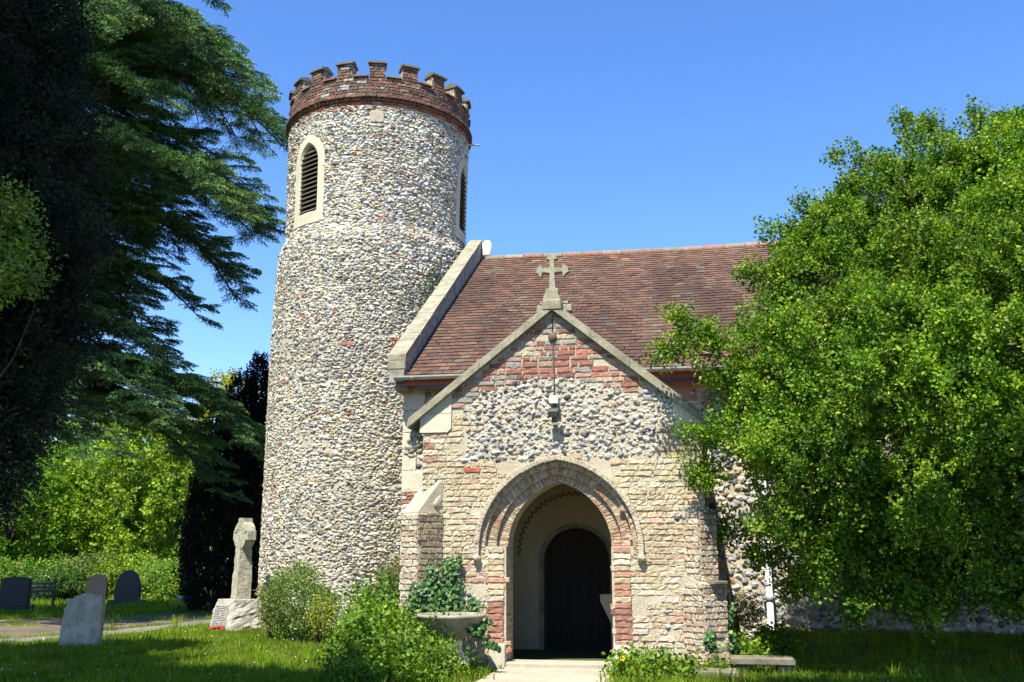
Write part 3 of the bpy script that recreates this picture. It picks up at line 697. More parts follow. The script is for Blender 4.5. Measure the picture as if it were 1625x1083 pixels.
KL, KR = (-3.34, -2.92, 3.2, 3.72), (-.05, .33, 3.24, 3.70)
panel = np.array([(-2.72, 2.80), (-2.72, 3.3), (-2.78, 3.52), (-2.6, 3.68), (-2.2, 3.8), (-1.8, 3.87), (-1.45, 3.88), (-1.1, 3.8), (-.8, 3.70), (-.5, 3.62), (-.35, 3.72), (-.2, 3.78), (-.07, 3.66), (-.08, 3.3), (-.24, 3.1), (-.24, 2.84), (-.8, 2.84), (-1.2, 2.84), (-1.5, 2.9), (-1.9, 2.8)])
R_ = courses(PX0 + .0, PX1 - .0, .3, 4.85, .0735, rng, joint=.017)
cx = (R_[:, 0] + R_[:, 1]) / 2; cz = (R_[:, 2] + R_[:, 3]) / 2; hw_ = (R_[:, 1] - R_[:, 0]) / 2
ok = R_[:, 3] < zcop(cx) - .09
ok &= ~in_poly(cx, cz, panel)
hood = arch(1.0, -.3, ZSP - .1, 2.80, 14, AC); ok &= ~(in_poly(cx, cz, hood) & (cz > ZSP - .12)) & ~((np.abs(cx - AC) < .66 + hw_ * .35) & (cz < 2.8))
for K in (KL, KR): ok &= ~((cx > K[0] - .03) & (cx < K[1] + .03) & (cz > K[2] - .02) & (cz < K[3] + .2))
ok &= ~((cx < -.1) & (cx > -.75) & (cz < 1.15) & (vnoise(np.stack([cx * 3, cz * 3, 0 * cx], 1)) > .42) & (cx > AC + .82))        # bare limewashed patch
ok &= ~((cx > -2.62) & (cx < -2.4) & (cz < 1.3) & (cz > .75) & (rng.random(len(cx)) < .5)); ok &= rng.random(len(cx)) > .02
R_ = R_[ok]; cx, cz = cx[ok], cz[ok]; n = len(R_)
cG = pal(rng, n, [(.31, .14, .1), (.28, .125, .095), (.23, .115, .09), (.25, .23, .2), (.4, .33, .24), (.36, .22, .17)], [4, 3, 2, 2.8, 1.2, 2], .12)
cB = pal(rng, n, BUFF, [4, 3, 3.4, 2, 2.6, .8], .06)
cP = pal(rng, n, [(.4, .25, .18), (.43, .32, .24), (.47, .42, .33), (.36, .2, .14)], [2, 3, 3, 1.2], .08)
gable = ss(3.25, 3.5, cz + .12 * rng.normal(size=n)); wR = ss(-1.3, -.2, cx) * .6
jam = np.abs(cx - AC) < .86
side = (cx < -2.9) & (cz < 3.2) & (cz > 2.85) | (cx > 0) & (cz > 3.0) & (cz < 3.24)
C_ = np.where((rng.random(n) < gable)[:, None], np.where((rng.random(n) < wR)[:, None], cP, cG), cB)
C_ = np.where((jam & (cz < 2.2) & (rng.random(n) < .5 + .5 * (cz < 1.0)))[:, None], np.where((cz < 1.02)[:, None], cG, cP), C_)
C_ = np.where((side & (rng.random(n) < .75))[:, None], np.where((rng.random(n) < .85)[:, None], cP, cG), C_)
C_ = np.where(((cz < 1.5) & (rng.random(n) < .3))[:, None], cP, C_)
C_ = C_ * (1 - .0 * cz[:, None]); rr = np.argmin((cx + 2.66) ** 2 + (cz - 2.72) ** 2); C_[rr] = (.36, .1, .06)
ero = np.where(cz > 3.4, .003, .006) * (1 + .5 * rng.random(n))
bricks(mb, R_, .012 + .009 * rng.random(n), C_, rng, fmap, 1, ero=ero, jit=.006)
# jamb bricks returning into the opening
for s in (-1, 1):
    def jmap(u, z, n, s=s): return np.stack([AC + s * (.66 - n), YP + .0 + u, z], 1)
    R2 = courses(.01, .5, .56, ZSP, .0735, rng, joint=.013); zc2 = (R2[:, 2] + R2[:, 3]) / 2
    c2 = np.where((zc2 < 1.05)[:, None], pal(rng, len(R2), REDS[:3], [1, 1, 1]), pal(rng, len(R2), BUFF[:5] + [(.42, .22, .15)], [1, 1, 1, 1, 1, 2]))
    bricks(mb, R2, .004, c2, rng, jmap, 1, ero=.006)
    R2 = [(AC + s * .79 - .1, AC + s * .79 + .1, z_, z_ + .0615) for z_ in np.arange(.56, ZSP - .05, .0735)]; R2 = np.array(R2)
    c2 = np.where((R2[:, 2] < 1.05)[:, None], pal(rng, len(R2), [(.31, .155, .11), (.37, .22, .16), (.28, .14, .1)], [3, 2, 1]), pal(rng, len(R2), BUFF[:5] + [(.42, .22, .15)], [1, 1, 1, 1, 1, 1.6]))
    R2[:, 0:2] = np.where((np.arange(len(R2)) % 2 == 0)[:, None], R2[:, 0:2], R2[:, 0:2] * 1.0 - s * .0)
    bricks(mb, R2, .026, c2, rng, fmap, 1, ero=.005, jit=.005)
# cobbles in the flint panel
PF = [(.25, .25, .25), (.14, .145, .155), (.4, .37, .3), (.32, .305, .265), (.33, .25, .16), (.07, .07, .075), (.48, .455, .39)]
p = poisson(-2.8, .05, 2.6, 3.92, .062, rng, lambda x, z_: in_poly(x, z_, panel)); n = len(p)
cl = ((vnoise(np.stack([p[:, 0] * 1.6 + 3, p[:, 1] * 2, 0 * p[:, 0]], 1)) > .35) | (rng.random(n) < .92)); p = p[cl]; n = len(p)
big = rng.random(n) < .3
stones(mb, np.stack([p[:, 0], np.full(n, YP + .007), p[:, 1]], 1), np.tile([0, -1., 0], (n, 1)), np.tile([1., 0, 0], (n, 1)),
       np.stack([rng.uniform(.028, .05, n) + .016 * big, rng.uniform(.02, .033, n) + .012 * big, rng.uniform(.016, .028, n)], 1), pal(rng, n, PF, [3.4, 2.2, 2.6, 2.6, 1.4, 1.0, .9], .12), rng, 2, tilt=.4, tmpl=ST[:2] + STA, knap=.25)
x = rng.uniform(PX0 + .1, PX1 - .05, 60); z_ = rng.uniform(.6, 2.8, 60); q = ~in_poly(x, z_, hood) & (np.abs(x - AC) > .9); x, z_ = x[q], z_[q]; n = len(x)
stones(mb, np.stack([x, np.full(n, YP - .006), z_], 1), np.tile([0, -1., 0], (n, 1)), np.tile([1., 0, 0], (n, 1)), np.tile([.035, .024, .02], (n, 1)) * rng.uniform(.5, 1.2, (n, 1)), pal(rng, n, PF, [2, 2, 1, 1, 1, 1, 1]), rng, 2)
# small galleting pebbles in the joints of the panel
p = poisson(-2.8, .05, 2.7, 3.9, .04, rng, lambda x, z_: in_poly(x, z_, panel)); n = len(p)
stones(mb, np.stack([p[:, 0], np.full(n, YP + .0), p[:, 1]], 1), np.tile([0, -1., 0], (n, 1)), np.tile([1., 0, 0], (n, 1)), np.tile([.02, .014, .012], (n, 1)) * rng.uniform(.5, 1.2, (n, 1)), pal(rng, n, [(.5, .46, .36), (.4, .36, .28), (.3, .3, .3)], [2, 2, 1]), rng, 2, tmpl=ST1)
porch = part(mb, 'porch_wall', [M['mortar'], M['brick'], M['flint'], M['ashlar'], M['plaster']])
# arch orders of radial bricks
def polar_bricks(A, t, n0, cols, name, depth=.09, ero=.008, pairs=1):
    d = np.linalg.norm(np.diff(A, axis=0), axis=1); s = np.concatenate([[0], np.cumsum(d)]); Ltot = s[-1]
    Nrm = np.gradient(A, axis=0); Nrm = nrm(np.stack([-Nrm[:, 1], Nrm[:, 0]], 1)); 
    def amap(u, v, nn):
        uu = np.clip(u, 0, Ltot); x = np.interp(uu, s, A[:, 0]); z = np.interp(uu, s, A[:, 1]); nx = np.interp(uu, s, Nrm[:, 0]); nz_ = np.interp(uu, s, Nrm[:, 1])
        return np.stack([x + nx * v, YP - nn, z + nz_ * v], 1)
    m = MB(); k = int(Ltot / .072); e = np.linspace(0, Ltot, k + 1); R = np.array([(e[i] + .005, e[i + 1] - .005, .003, t - .003) for i in range(k)])
    bricks(m, R, n0 + .004 * rng.random(k), cols(k), rng, amap, 1, ero=ero, depth=depth, jit=.005)
    bb = np.array([(e[i], e[i + 1], .0, t) for i in range(k)]); bricks(m, bb, n0 - .006, np.tile([.45, .4, .3], (k, 1)), rng, amap, 0, ero=.001, jit=0, depth=depth)
    o = m.build(name, [M['mortar'], M['brick']]); o.parent = porch; return o
ac = lambda k: pal(rng, k, [(.33, .23, .14), (.3, .19, .12), (.38, .29, .19), (.29, .15, .1), (.31, .22, .14)], [3, 3, 2, 1, 2], .1)
polar_bricks(parch(.66, ZSP, ZSP, 2.555, 30, AC), .135, -.115, ac, 'arch_order')
polar_bricks(parch(.795, ZSP, ZSP, 2.645, 30, AC), .135, -.05, ac, 'arch_order')
o = polar_bricks(parch(.93, ZSP - .1, ZSP, 2.735, 30, AC), .07, .015, ac, 'arch_order', depth=.05)
o = polar_bricks(parch(1.0, ZSP - .12, ZSP - .02, 2.81, 30, AC), .06, .085, lambda k: pal(rng, k, [(.42, .36, .27), (.36, .29, .2), (.3, .24, .16)], [2, 2, 1], .1), 'hood_mould', depth=.16, ero=.014)
for s in (-1, 1):
    mb = MB(); lump(mb, (AC + s * 1.03, YP - .05, ZSP - .14), (.05, .055, .045), 3 + s, .25, 3); c = mb.build('hood_stop', M['mortar']); c.parent = porch
# jamb base stones, kneeler stones
for s in (-1, 1):
    mb = MB(); box(mb, (AC + s * .77, YP + .09, .40), (.105, .13, .17), bev=.012, rot=rotz(.02 * s)); o = mb.build('jamb_base', M['ashlar']); o.parent = porch
for K, nm in ((KL, 0), (KR, 1)):
    mb = MB(); zc_ = (K[2] + K[3]) / 2 - .02
    zs1 = float(zcop(np.array(K[1] if nm == 0 else K[0]))) - .11; zl = float(zcop(np.array(K[0] if nm == 0 else K[1]))) - .11
    mid = K[2] + .25
    prism(mb, [(K[0], K[2]), (K[1] - .05 * (nm == 0), K[2]), (K[1], K[2] + .05), (K[1], mid - .003), (K[0], min(mid, 9) - .003)], (0, YP - .03, 0), (1, 0, 0), (0, 0, 1), .3)
    top_ = [(K[0] + .04, mid + .003), (K[1], mid + .003), (K[1], zs1), (K[0] + .04, max(zl + .03, mid + .02))] if nm == 0 else [(K[0], mid + .003), (K[1] - .05, mid + .003), (K[1] - .05, max(zl + .03, mid + .02)), (K[0], zs1)]
    prism(mb, top_, (0, YP - .026, 0), (1, 0, 0), (0, 0, 1), .3)
    o = mb.build('kneeler_stone', M['ashlar']); o.parent = porch
# porch gable coping
mb = MB()
for (xa, xb) in ((-3.50, PC), (PC, .42)):
    ns = 4
    for k in range(ns):
        a = xa + (xb - xa) * k / ns + .002; b_ = xa + (xb - xa) * (k + 1) / ns - .002; za, zb = float(zcop(np.array(a))), float(zcop(np.array(b_))); j = .003 * rng.normal()
        prism(mb, [(a, za - .12), (b_, zb - .12), (b_, zb - .035), (a, za - .035)], (0, YP - .10 + j, 0), (1, 0, 0), (0, 0, 1), .5)
        prism(mb, [(a, za - .037), (b_, zb - .037), (b_, zb + .012), (a, za + .012)], (0, YP - .055 + j, 0), (1, 0, 0), (0, 0, 1), .42)
box(mb, (PC, YP + .08, PAZ - .06), (.13, .19, .075), rot=None, bev=.02)
pcop = mb.build('porch_coping', M['coping_stone']); pcop.parent = porch
# porch roof
mb = MB()
for s, xe in ((-1, PX0 - .12), (1, PX1 + .12)):
    ze = float(zcop(np.array(xe))) - .18
    prism(mb, [(PC, PAZ - .3), (xe, ze), (xe, ze + .1), (PC, PAZ - .18)][::(-1 if s > 0 else 1)], (0, 12.44, 0), (1, 0, 0), (0, 0, 1), 3.2, (.2, .085, .065))
o = mb.build('porch_roof', M['roof_tile']); o.parent = porch
# interior back wall plaster, floor
mb = MB(); ard = arch(DW + .0, -.2, DZS, DZA, 14, DX)
prism(mb, [(PX0 + .3, -.2)] + [tuple(p) for p in ard] + [(PX1 - .3, -.2), (PX1 - .3, 3.5), (PX0 + .3, 3.5)], (0, YN - .02, 0), (1, 0, 0), (0, 0, 1), .03)
for x0, x1 in ((PX0 + .38, PX0 + .42),): box(mb, (x0 + .03, 13.5, 1.6), (.01, 1.0, 1.7))
o = mb.build('plaster_wall', M['plaster']); o.parent = porch
mb = MB(); box(mb, (-1.5, 13.4, FL - .1), (1.7, 1.5, .1)); o = mb.build('porch_floor', M['slab']); o.parent = porch
# moulded frame round the inner door
mb = MB(); O_ = arch(DW + .055, FL, DZS, DZA + .055, 14, DX); I_ = arch(DW - .02, FL, DZS, DZA - .02, 14, DX); n = len(O_)
V = np.concatenate([np.stack([l[:, 0], np.full(n, y), l[:, 1]], 1) for l, y in ((O_, YN - .02), (O_, YN - .035), (I_, YN - .035), (I_, YN + .15))])
mb.add(V, [(k * n + i, k * n + i + 1, (k + 1) * n + i + 1, (k + 1) * n + i) for k in range(3) for i in range(n - 1)]); o = mb.build('doorway_moulding', M['coping_stone']); o.parent = porch
# painted zigzag band of the old arch
mb = MB(); rr = abs(aty(827, 885, YN)[0] - DX); V = []; k = 46
for i in range(k + 1):
    a = pi * (1 - .78 * i / k) + .08; r_ = rr + (.035 if i % 2 else -.02); V += [(DX + r_ * cos(a), YN - .0235, DZS + .13 + r_ * sin(a) * 1.0), (DX + (r_ + .035) * cos(a), YN - .0235, DZS + .13 + (r_ + .035) * sin(a))]
mb.add(V, [(2 * i, 2 * i + 1, 2 * i + 3, 2 * i + 2) for i in range(k)]); o = mb.build('chevron_band', M['plaster_mark']); o.parent = porch
# plastered bracket on the east side inside the porch
mb = MB(); bx = lambda px, py: aty(px, py, 13.3)
pb = [bx(952, 944), bx(1050, 940), bx(1050, 1050), bx(972, 1050), bx(970, 990), bx(953, 955)]
prism(mb, [(p_[0], p_[2]) for p_ in pb][::-1], (0, 13.3, 0), (1, 0, 0), (0, 0, 1), .3); o = mb.build('plaster_bracket', M['plaster']); o.parent = porch
# sill stone
mb = MB(); box(mb, (AC, YP + .12, .27), (.655, .19, .085), bev=.012); o = mb.build('door_sill', M['concrete']); o.parent = porch
# diagonal buttresses
def buttress(S_, E1, E2, B_, h, sidecol, name_label):
    ch = .42 if 'left' in name_label else .1
    m = MB(); quad = [S_, E1, E2, B_]; ring = lambda z, k: [(S_[0], S_[1], z), (*(np.array(E1) * k + np.array(S_) * (1 - k)), z), (*(np.array(E2) * k + np.array(B_) * (1 - k)), z), (B_[0], B_[1], z)]
    V = ring(-.2, 1) + ring(h, 1) + [(S_[0], S_[1], h + ch), (*(np.array(E1) * .15 + np.array(S_) * .85), h + ch * .9), (*(np.array(E2) * .15 + np.array(B_) * .85), h + ch * .9), (B_[0], B_[1], h + ch)]
    m.add(V, [(0, 1, 5, 4), (1, 2, 6, 5), (2, 3, 7, 6), (4, 5, 9, 8), (5, 6, 10, 9), (6, 7, 11, 10), (8, 9, 10, 11)], mat=0)
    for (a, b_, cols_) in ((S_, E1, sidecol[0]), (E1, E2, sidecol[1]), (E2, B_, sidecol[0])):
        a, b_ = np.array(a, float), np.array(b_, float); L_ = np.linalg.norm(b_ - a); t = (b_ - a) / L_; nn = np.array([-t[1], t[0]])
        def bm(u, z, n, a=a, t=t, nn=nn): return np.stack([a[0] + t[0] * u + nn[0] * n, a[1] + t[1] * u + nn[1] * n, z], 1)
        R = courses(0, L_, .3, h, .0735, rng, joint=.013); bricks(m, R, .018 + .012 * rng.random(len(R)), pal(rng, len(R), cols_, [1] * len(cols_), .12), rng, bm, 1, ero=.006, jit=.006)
    q = np.array([S_, E1, E2, B_]).mean(0)
    for k in range(5 if 'left' in name_label else 0):
        f_ = k / 4.; lump(m, (*(np.array(S_) * (1 - f_) + np.array(B_) * f_ + (q - np.array(S_)) * .35), h + .18 + .05 * rng.normal()), (.09, .09, .12), k, .3, 3, (1, 1, 1), 0)
    o = m.build('buttress', [M['mortar'], M['brick']]); o.parent = porch; o['label'] = name_label; return o
shade_side = [(.3, .25, .17), (.26, .21, .14), (.33, .26, .17)]; lit_end = [(.45, .38, .28), (.5, .43, .33), (.4, .32, .22)]  # left buttress: shade painted into the darker side bricks, sunlight into the paler end
buttress((-3.02, 11.99), (-3.27, 11.72), (-3.55, 11.97), (-3.29, 12.2), 2.17, (shade_side, lit_end), 'left diagonal buttress with broken rubble top')
br = [(.43, .35, .25), (.41, .32, .23), (.46, .40, .3), (.4, .29, .21)]
buttress((.28, 12.25), (.49, 12.0), (.22, 11.74), (-.02, 11.99), 1.30, (br, br), 'lower stage of the right diagonal buttress')
buttress((.27, 12.2), (.41, 12.02), (.2, 11.83), (.02, 11.985), 2.14, (br, br), 'upper stage of the right diagonal buttress')
for (ax_, ay_, az_, hx_) in ((.34, 11.93, 2.15, .10), (.385, 11.88, 1.31, .12)):
    mb = MB(); box(mb, (ax_, ay_, az_), (hx_, .07, .022), rot=rotz(pi / 4), bev=.012); o = mb.build('buttress_weathering', M['slab']); o.parent = porch
# gable cross
mb = MB(); cx0, cy = -1.59, YP + .16
def cp(pts, y0, th, col=(1, 1, 1)): prism(mb, [(cx0 + a, b_) for a, b_ in pts], (0, y0, 0), (1, 0, 0), (0, 0, 1), th)
az_ = 5.385
half = [(-.05, 5.1), (-.034, az_ - .04), (-.15, az_ - .026), (-.17, az_ - .10), (-.205, az_ - .055), (-.262, az_ - .025), (-.235, az_ + .003), (-.262, az_ + .025), (-.205, az_ + .055), (-.17, az_ + .085), (-.15, az_ + .026), (-.034, az_ + .034), (-.032, 5.53), (-.085, 5.545), (-.05, 5.585), (-.022, 5.6)]
half = [(a * .9, b_) for a, b_ in half]; full = half + [(-a, b_) for a, b_ in half[::-1]]
cp(full[::-1], cy - .045, .09)
cp([(-.09, 5.07), (.09, 5.07), (.075, 5.115), (-.075, 5.115)], cy - .09, .18); cp([(-.125, 4.84), (.125, 4.84), (.11, 4.98), (.075, 5.07), (-.075, 5.07), (-.11, 4.98)], cy - .13, .26)
cp([(-.2, 4.78), (.2, 4.78), (.165, 4.87), (-.165, 4.87)], cy - .15, .3)
gcross = part(mb, 'gable_cross', M['coping_stone'], porch, label='floriated stone cross on the porch gable')
mb = MB(); box(mb, (cx0, cy + .26, 4.985), (.2, .1, .028), bev=.02); box(mb, (cx0 - .1, cy + .2, 4.90), (.14, .06, .05), bev=.01); box(mb, (cx0 + .1, cy + .2, 4.90), (.14, .06, .05), bev=.01)
o = mb.build('crest_stone', M['coping_stone']); o.parent = porch
# gargoyles at the porch eaves
def gargoyle(s, x, y, z, lab):
    mb = MB(); c = np.array([x, y, z])
    def L(dx, dy, dz, rx, ry, rz_, sd, a=.2): lump(mb, c + np.array([s * dx, dy, dz]), (rx, ry, rz_), sd, a, 3.2)
    L(.12, 0.02, .02, .13, .09, .08, 1); L(0, 0, .0, .105, .09, .10, 2, .3); L(-.05, -.02, -.07, .075, .07, .075, 3, .3); L(-.1, -.03, -.13, .05, .045, .035, 4, .2); L(-.04, -.03, -.17, .05, .05, .03, 5, .2)
    L(.02, -.08, .05, .03, .02, .03, 6); L(-.06, -.085, .03, .026, .02, .026, 7); L(-.02, -.05, .12, .05, .04, .05, 8, .3); L(.06, -.06, .11, .045, .03, .04, 9, .3); L(.06, 0, -.1, .05, .05, .05, 12, .3)
    o = mb.build('gargoyle', M['lichen_stone']); local(o, church) ; o['label'] = lab
gargoyle(1, -3.44, 12.12, 3.08, 'weathered grotesque waterspout head under the left end of the porch gable')
gargoyle(-1, .42, 12.16, 3.12, 'shaded grotesque waterspout at the right end of the porch gable')

# ---------------------------------------------------------------- floodlight and conduit on the porch
fl = empty('floodlight', (-1.56, YP - .05, 3.5), 'small black floodlight below a white box and rusty cable on the porch gable', 'floodlight')
mb = MB(); tube(mb, [(-1.575, YP - .02, 4.72), (-1.57, YP - .02, 4.3), (-1.56, YP - .025, 3.9), (-1.555, YP - .03, 3.62)], .008, 8)
local(mb.build('cable', M['rust']), fl)
mb = MB(); lathe(mb, [(0, 0), (.055, 0), (.06, -.015), (.045, -.03), (0, -.035)], (0, 0, 0), 18); o = mb.build('cable_rose', M['rust']); o.location = (-1.572, YP - .015, 4.42); o.rotation_euler = (-pi / 2, 0, 0); local(o, fl)
mb = MB(); box(mb, (-1.555, YP - .075, 3.575), (.055, .06, .05), bev=.008); local(mb.build('junction_box', M['white_paint']), fl)
mb = MB(); box(mb, (-1.55, YP - .05, 3.49), (.02, .03, .06)); box(mb, (-1.55, YP - .16, 3.40), (.07, .05, .05), rot=rotx(.5), bev=.01); box(mb, (-1.55, YP - .12, 3.32), (.028, .03, .04), bev=.005)
lb = mb.build('lamp_housing', M['lamp_body']); local(lb, fl)
mb = MB(); box(mb, (-1.55, YP - .205, 3.375), (.058, .004, .038), rot=rotx(.5)); o = mb.build('lamp_glass', M['glass']); o.parent = lb

# ================================================================== CHURCHYARD OBJECTS
rng = np.random.default_rng(77)
def at_g(px, py):                               # where a pixel ray meets the ground
    d = ray(px, py); t = 1.
    for t in np.linspace(4, 70, 1600):
        q = CP + d * t
        if q[2] < gz(q[0], q[1]): return q
    return q
# war memorial
mg = at_g(363, 1002); mz = float(gz(mg[0], mg[1] + .35)); mc = np.array([mg[0], mg[1] + .42, mz])
mem = empty('war_memorial', tuple(mc), 'pale rough stone memorial cross on a boulder base in front of the dark cypress', 'memorial')
AZM = radians(-38); RM = rotz(AZM)              # front face turned to the left
def mloc(v): return np.asarray(v) @ RM.T + mc
mb = MB()
def frustum(mb, b0, b1, z0, z1, n=10, noise_=.0, seed=0, bev=.0):
    V = []; 
    for i in range(n + 1):
        k = i / n; hx = b0[0] + (b1[0] - b0[0]) * k; hy = b0[1] + (b1[1] - b0[1]) * k; z = z0 + (z1 - z0) * k
        m = 7; e = []
        for (ax, ay, bx_, by_) in ((-1, -1, 1, -1), (1, -1, 1, 1), (1, 1, -1, 1), (-1, 1, -1, -1)):
            for j in range(m): t = j / m; e.append((hx * (ax + (bx_ - ax) * t), hy * (ay + (by_ - ay) * t), z))
        V.append(e)
    V = np.array(V); K = V.shape[1]; P = V.reshape(-1, 3)
    if noise_: 
        d = vnoise(P * 9 + 3 + seed) - .5 + .6 * (vnoise(P * 22 + 3 + seed) - .5); side = np.array(noise_)[None] if np.ndim(noise_) else noise_
        P = P * (1 + (side * d[:, None]) * np.array([1, 1, 0])) + np.array([0, 0, 1]) * (.0)
    f = [(i * K + j, i * K + (j + 1) % K, (i + 1) * K + (j + 1) % K, (i + 1) * K + j) for i in range(n) for j in range(K)]
    f2 = [tuple(range(K - 1, -1, -1)), tuple(n * K + j for j in range(K))]
    return P, f + f2
P, f = frustum(mb, (.50, .42), (.36, .30), -.1, .56, 14, .13, 1); P[:, :2] += .0; mb.add(mloc(P), f)
mb2 = MB(); mb2.add(mb.V[0], [q for q in f]); o = mb2.build('boulder_base', M['rough_stone']); local(o, mem)
mb = MB(); P, f = frustum(mb, (.12, .155), (.09, .12), .55, 1.66, 26, .14, 5); mb.add(mloc(P), f)
P, f = frustum(mb, (.045, .10), (.045, .105), 1.6, 2.1, 10, .1, 8); P[:, 0] *= 1.8; mb.add(mloc(P), f)
local(mb.build('shaft', M['lichen_stone']), mem)
mb = MB()
q = np.array([(-.31, 1.68), (-.11, 1.68), (-.09, 1.6), (.09, 1.6), (.11, 1.68), (.31, 1.68), (.31, 1.85), (.11, 1.86), (-.11, 1.86), (-.31, 1.85)])
def pm(pts, y0, th): 
    m = MB(); prism(m, pts, (0, -y0, 0), (1, 0, 0), (0, 0, 1), th); return m.V[0], m.F
for pts, y0, th in ((q, .085, .17),):
    v_, F_ = pm(pts, y0, th); 
    for ff, mm, sm_ in F_: pass
    base = mb.n; mb.V.append(mloc(v_)); mb.C.append(np.ones((len(v_), 3))); [mb.F.append((ff + base, 0, False)) for ff, mm, sm_ in F_]; mb.n += len(v_)
# ring of the cross head: four quadrant arcs
for k in range(4):
    t = np.linspace(.30, pi / 2 - .30, 7) + k * pi / 2; V = []
    for y in (-.1, .1):
        for r in (.165, .265): V += [(r * cos(a), y, 1.77 + r * sin(a)) for a in t]
    f = [(j, j + 1, 8 + j, 7 + j) for j in range(6)] + [(14 + j, 21 + j, 22 + j, 15 + j) for j in range(6)] + [(7 + j, 8 + j, 22 + j, 21 + j) for j in range(6)] + [(j, 14 + j, 15 + j, j + 1) for j in range(6)]
    mb.add(mloc(V), f)
local(mb.build('cross_head', M['lichen_stone']), mem)
# rows of worn, unreadable lettering on the smooth panel
mb = MB()
def pan(x, z): return np.array([x, -.44 + (z + .1) * .175 - .02, z])
v = [pan(-.36, .05), pan(.22, .05), pan(.20, .47), pan(-.30, .47)]; v = np.array(v + [p + np.array([0, .06, 0]) for p in v]); mb.add(mloc(v), [(0, 1, 2, 3), (0, 4, 5, 1), (1, 5, 6, 2), (2, 6, 7, 3), (3, 7, 4, 0)])
insc = local(mb.build('inscription_panel', M['rough_stone']), mem)
mb = MB()
for row, z in enumerate(np.linspace(.43, .09, 12)):
    x = -.26
    if row < 3: x += .06 * (row % 2)
    while x < .16:
        l = rng.uniform(.03, .07)
        if not (row > 3 and -.07 < x < -.02): 
            c_ = pan(x + l / 2, z) - np.array([0, .002, 0]); box_(mb) if False else mb.add(mloc(box_v(c_, (l / 2, .002, .006))[0]), box_v(c_, (1, 1, 1))[1])
        x += l + .018
o = mb.build('worn_lettering', M['granite_dark']); o.parent = insc
# poppy wreath
wc = at_g(344, 1004); mb = MB()
for a in np.linspace(0, 2 * pi, 15)[:-1]:
    lump(mb, (wc[0] + .11 * cos(a), wc[1] + .06 * sin(a), float(gz(wc[0], wc[1])) + .05 + .035 * sin(a) + .01 * rng.normal()), (.035, .03, .025), int(a * 9), .4, 4, (.45, .02, .02), 0, lvl=2)
tag(mb.build('poppy_wreath', M['petal']), 'small red poppy wreath on the grass at the foot of the memorial cross', 'wreath')

def headstone(px, py, wd, h, th, outline, label, mat, rz=0., lean=0., group=None, plinth=None, noise_=0., name='headstone'):
    g = at_g(px, py); c = np.array([g[0], g[1], float(gz(g[0], g[1]))])
    if plinth: root = empty(name, tuple(c), label, 'headstone', group)
    mb = MB(); Rm = rotz(rz) @ rotx(-lean); pts = np.array(outline, float) * np.array([wd, h]); pts[pts[:, 1] <= 0, 1] = -.25
    # edge loops bevelled: three layers
    cen = np.array([0, h * .4]); V = []
    for y, k in ((-th / 2, .965), (-th / 2 + .015, 1.), (th / 2 - .015, 1.), (th / 2, .965)):
        P2 = cen + (pts - cen) * np.array([1 - (1 - k) * .5 / max(wd, .01) , 1 - (1 - k) * .5]) if k < 1 else pts
        V.append(np.stack([P2[:, 0], np.full(len(P2), y), P2[:, 1]], 1))
    K = len(pts); P = np.concatenate(V)
    if noise_: P = P + noise_ * (vnoise(P * 8 + px)[:, None] - .5) * np.array([1, .5, 1])
    P = P @ Rm.T + c
    f = [(i * K + j, i * K + (j + 1) % K, (i + 1) * K + (j + 1) % K, (i + 1) * K + j) for i in range(3) for j in range(K)] + [tuple(range(K - 1, -1, -1)), tuple(3 * K + j for j in range(K))]
    mb.add(P, f)
    if plinth:
        local(mb.build('stone_tablet', mat), root); mb = MB(); box(mb, c + np.array([0, 0, .06]), (plinth[0], plinth[1], plinth[2]), bev=.015, rot=rotz(rz)); local(mb.build('plinth', mat), root); return root
    o = mb.build(name, mat); return tag(o, label, 'headstone', group)
def round_top(n=14, sh=.62): 
    t = np.linspace(0, pi, n); return [(-.5, 0)] + [(-.5 * cos(a), sh + (1 - sh) * sin(a)) for a in t] + [(.5, 0)]
old = [(-.5, 0), (-.52, .4), (-.48, .68), (-.5, .72), (-.44, .74), (-.42, .83), (-.5, .86), (-.44, .905), (-.3, .90), (-.24, .95), (-.1, .985), (0, 1.), (.12, .985), (.2, .95), (.34, .965), (.44, .96), (.47, .86), (.49, .7), (.5, .4), (.5, 0)]
headstone(127, 1028, .63, .80, .11, old, 'weathered old pale headstone with a crumbled shouldered top, nearest on the left lawn', M['headstone'], rz=.12, lean=.05, noise_=.02)
ogee = [(-.5, 0), (-.5, .5), (-.47, .6), (-.4, .76), (-.28, .9), (-.12, .98), (0, 1.0), (.12, .98), (.28, .9), (.4, .76), (.47, .6), (.5, .5), (.5, 0)]
flat = [(-.5, 0), (-.5, .93), (-.42, .96), (-.2, .99), (0, 1.), (.2, .99), (.42, .96), (.5, .93), (.5, 0)]
headstone(21, 973, .86, 1.0, .14, flat, 'broad dark granite headstone with a nearly flat top beside the iron bench', M['granite_dark'], rz=.1, plinth=(.5, .2, .16))
headstone(152, 957, .80, 1.06, .13, round_top(), 'dark round topped headstone, narrower of the two standing side by side', M['granite_dark'], rz=.1)
headstone(201, 960, 1.02, 1.2, .15, ogee, 'large dark pointed arch headstone on a plinth to the right of the round topped one', M['granite_dark'], rz=-.1, plinth=(.66, .22, .1))
headstone(66, 955, .7, 1.0, .12, round_top(), 'faint pale round topped headstone half hidden against the hedge', M['headstone'], rz=.3)
headstone(298, 955, .36, .42, .1, flat, 'small dark square headstone behind a pot of purple flowers', M['granite_dark'])
headstone(322, 958, .42, .25, .12, flat, 'low dark stone block at the edge of the cypress shade', M['granite_dark'])
fg = at_g(297, 958); mb = MB(); c = np.array([fg[0], fg[1] - .25, float(gz(fg[0], fg[1]))])
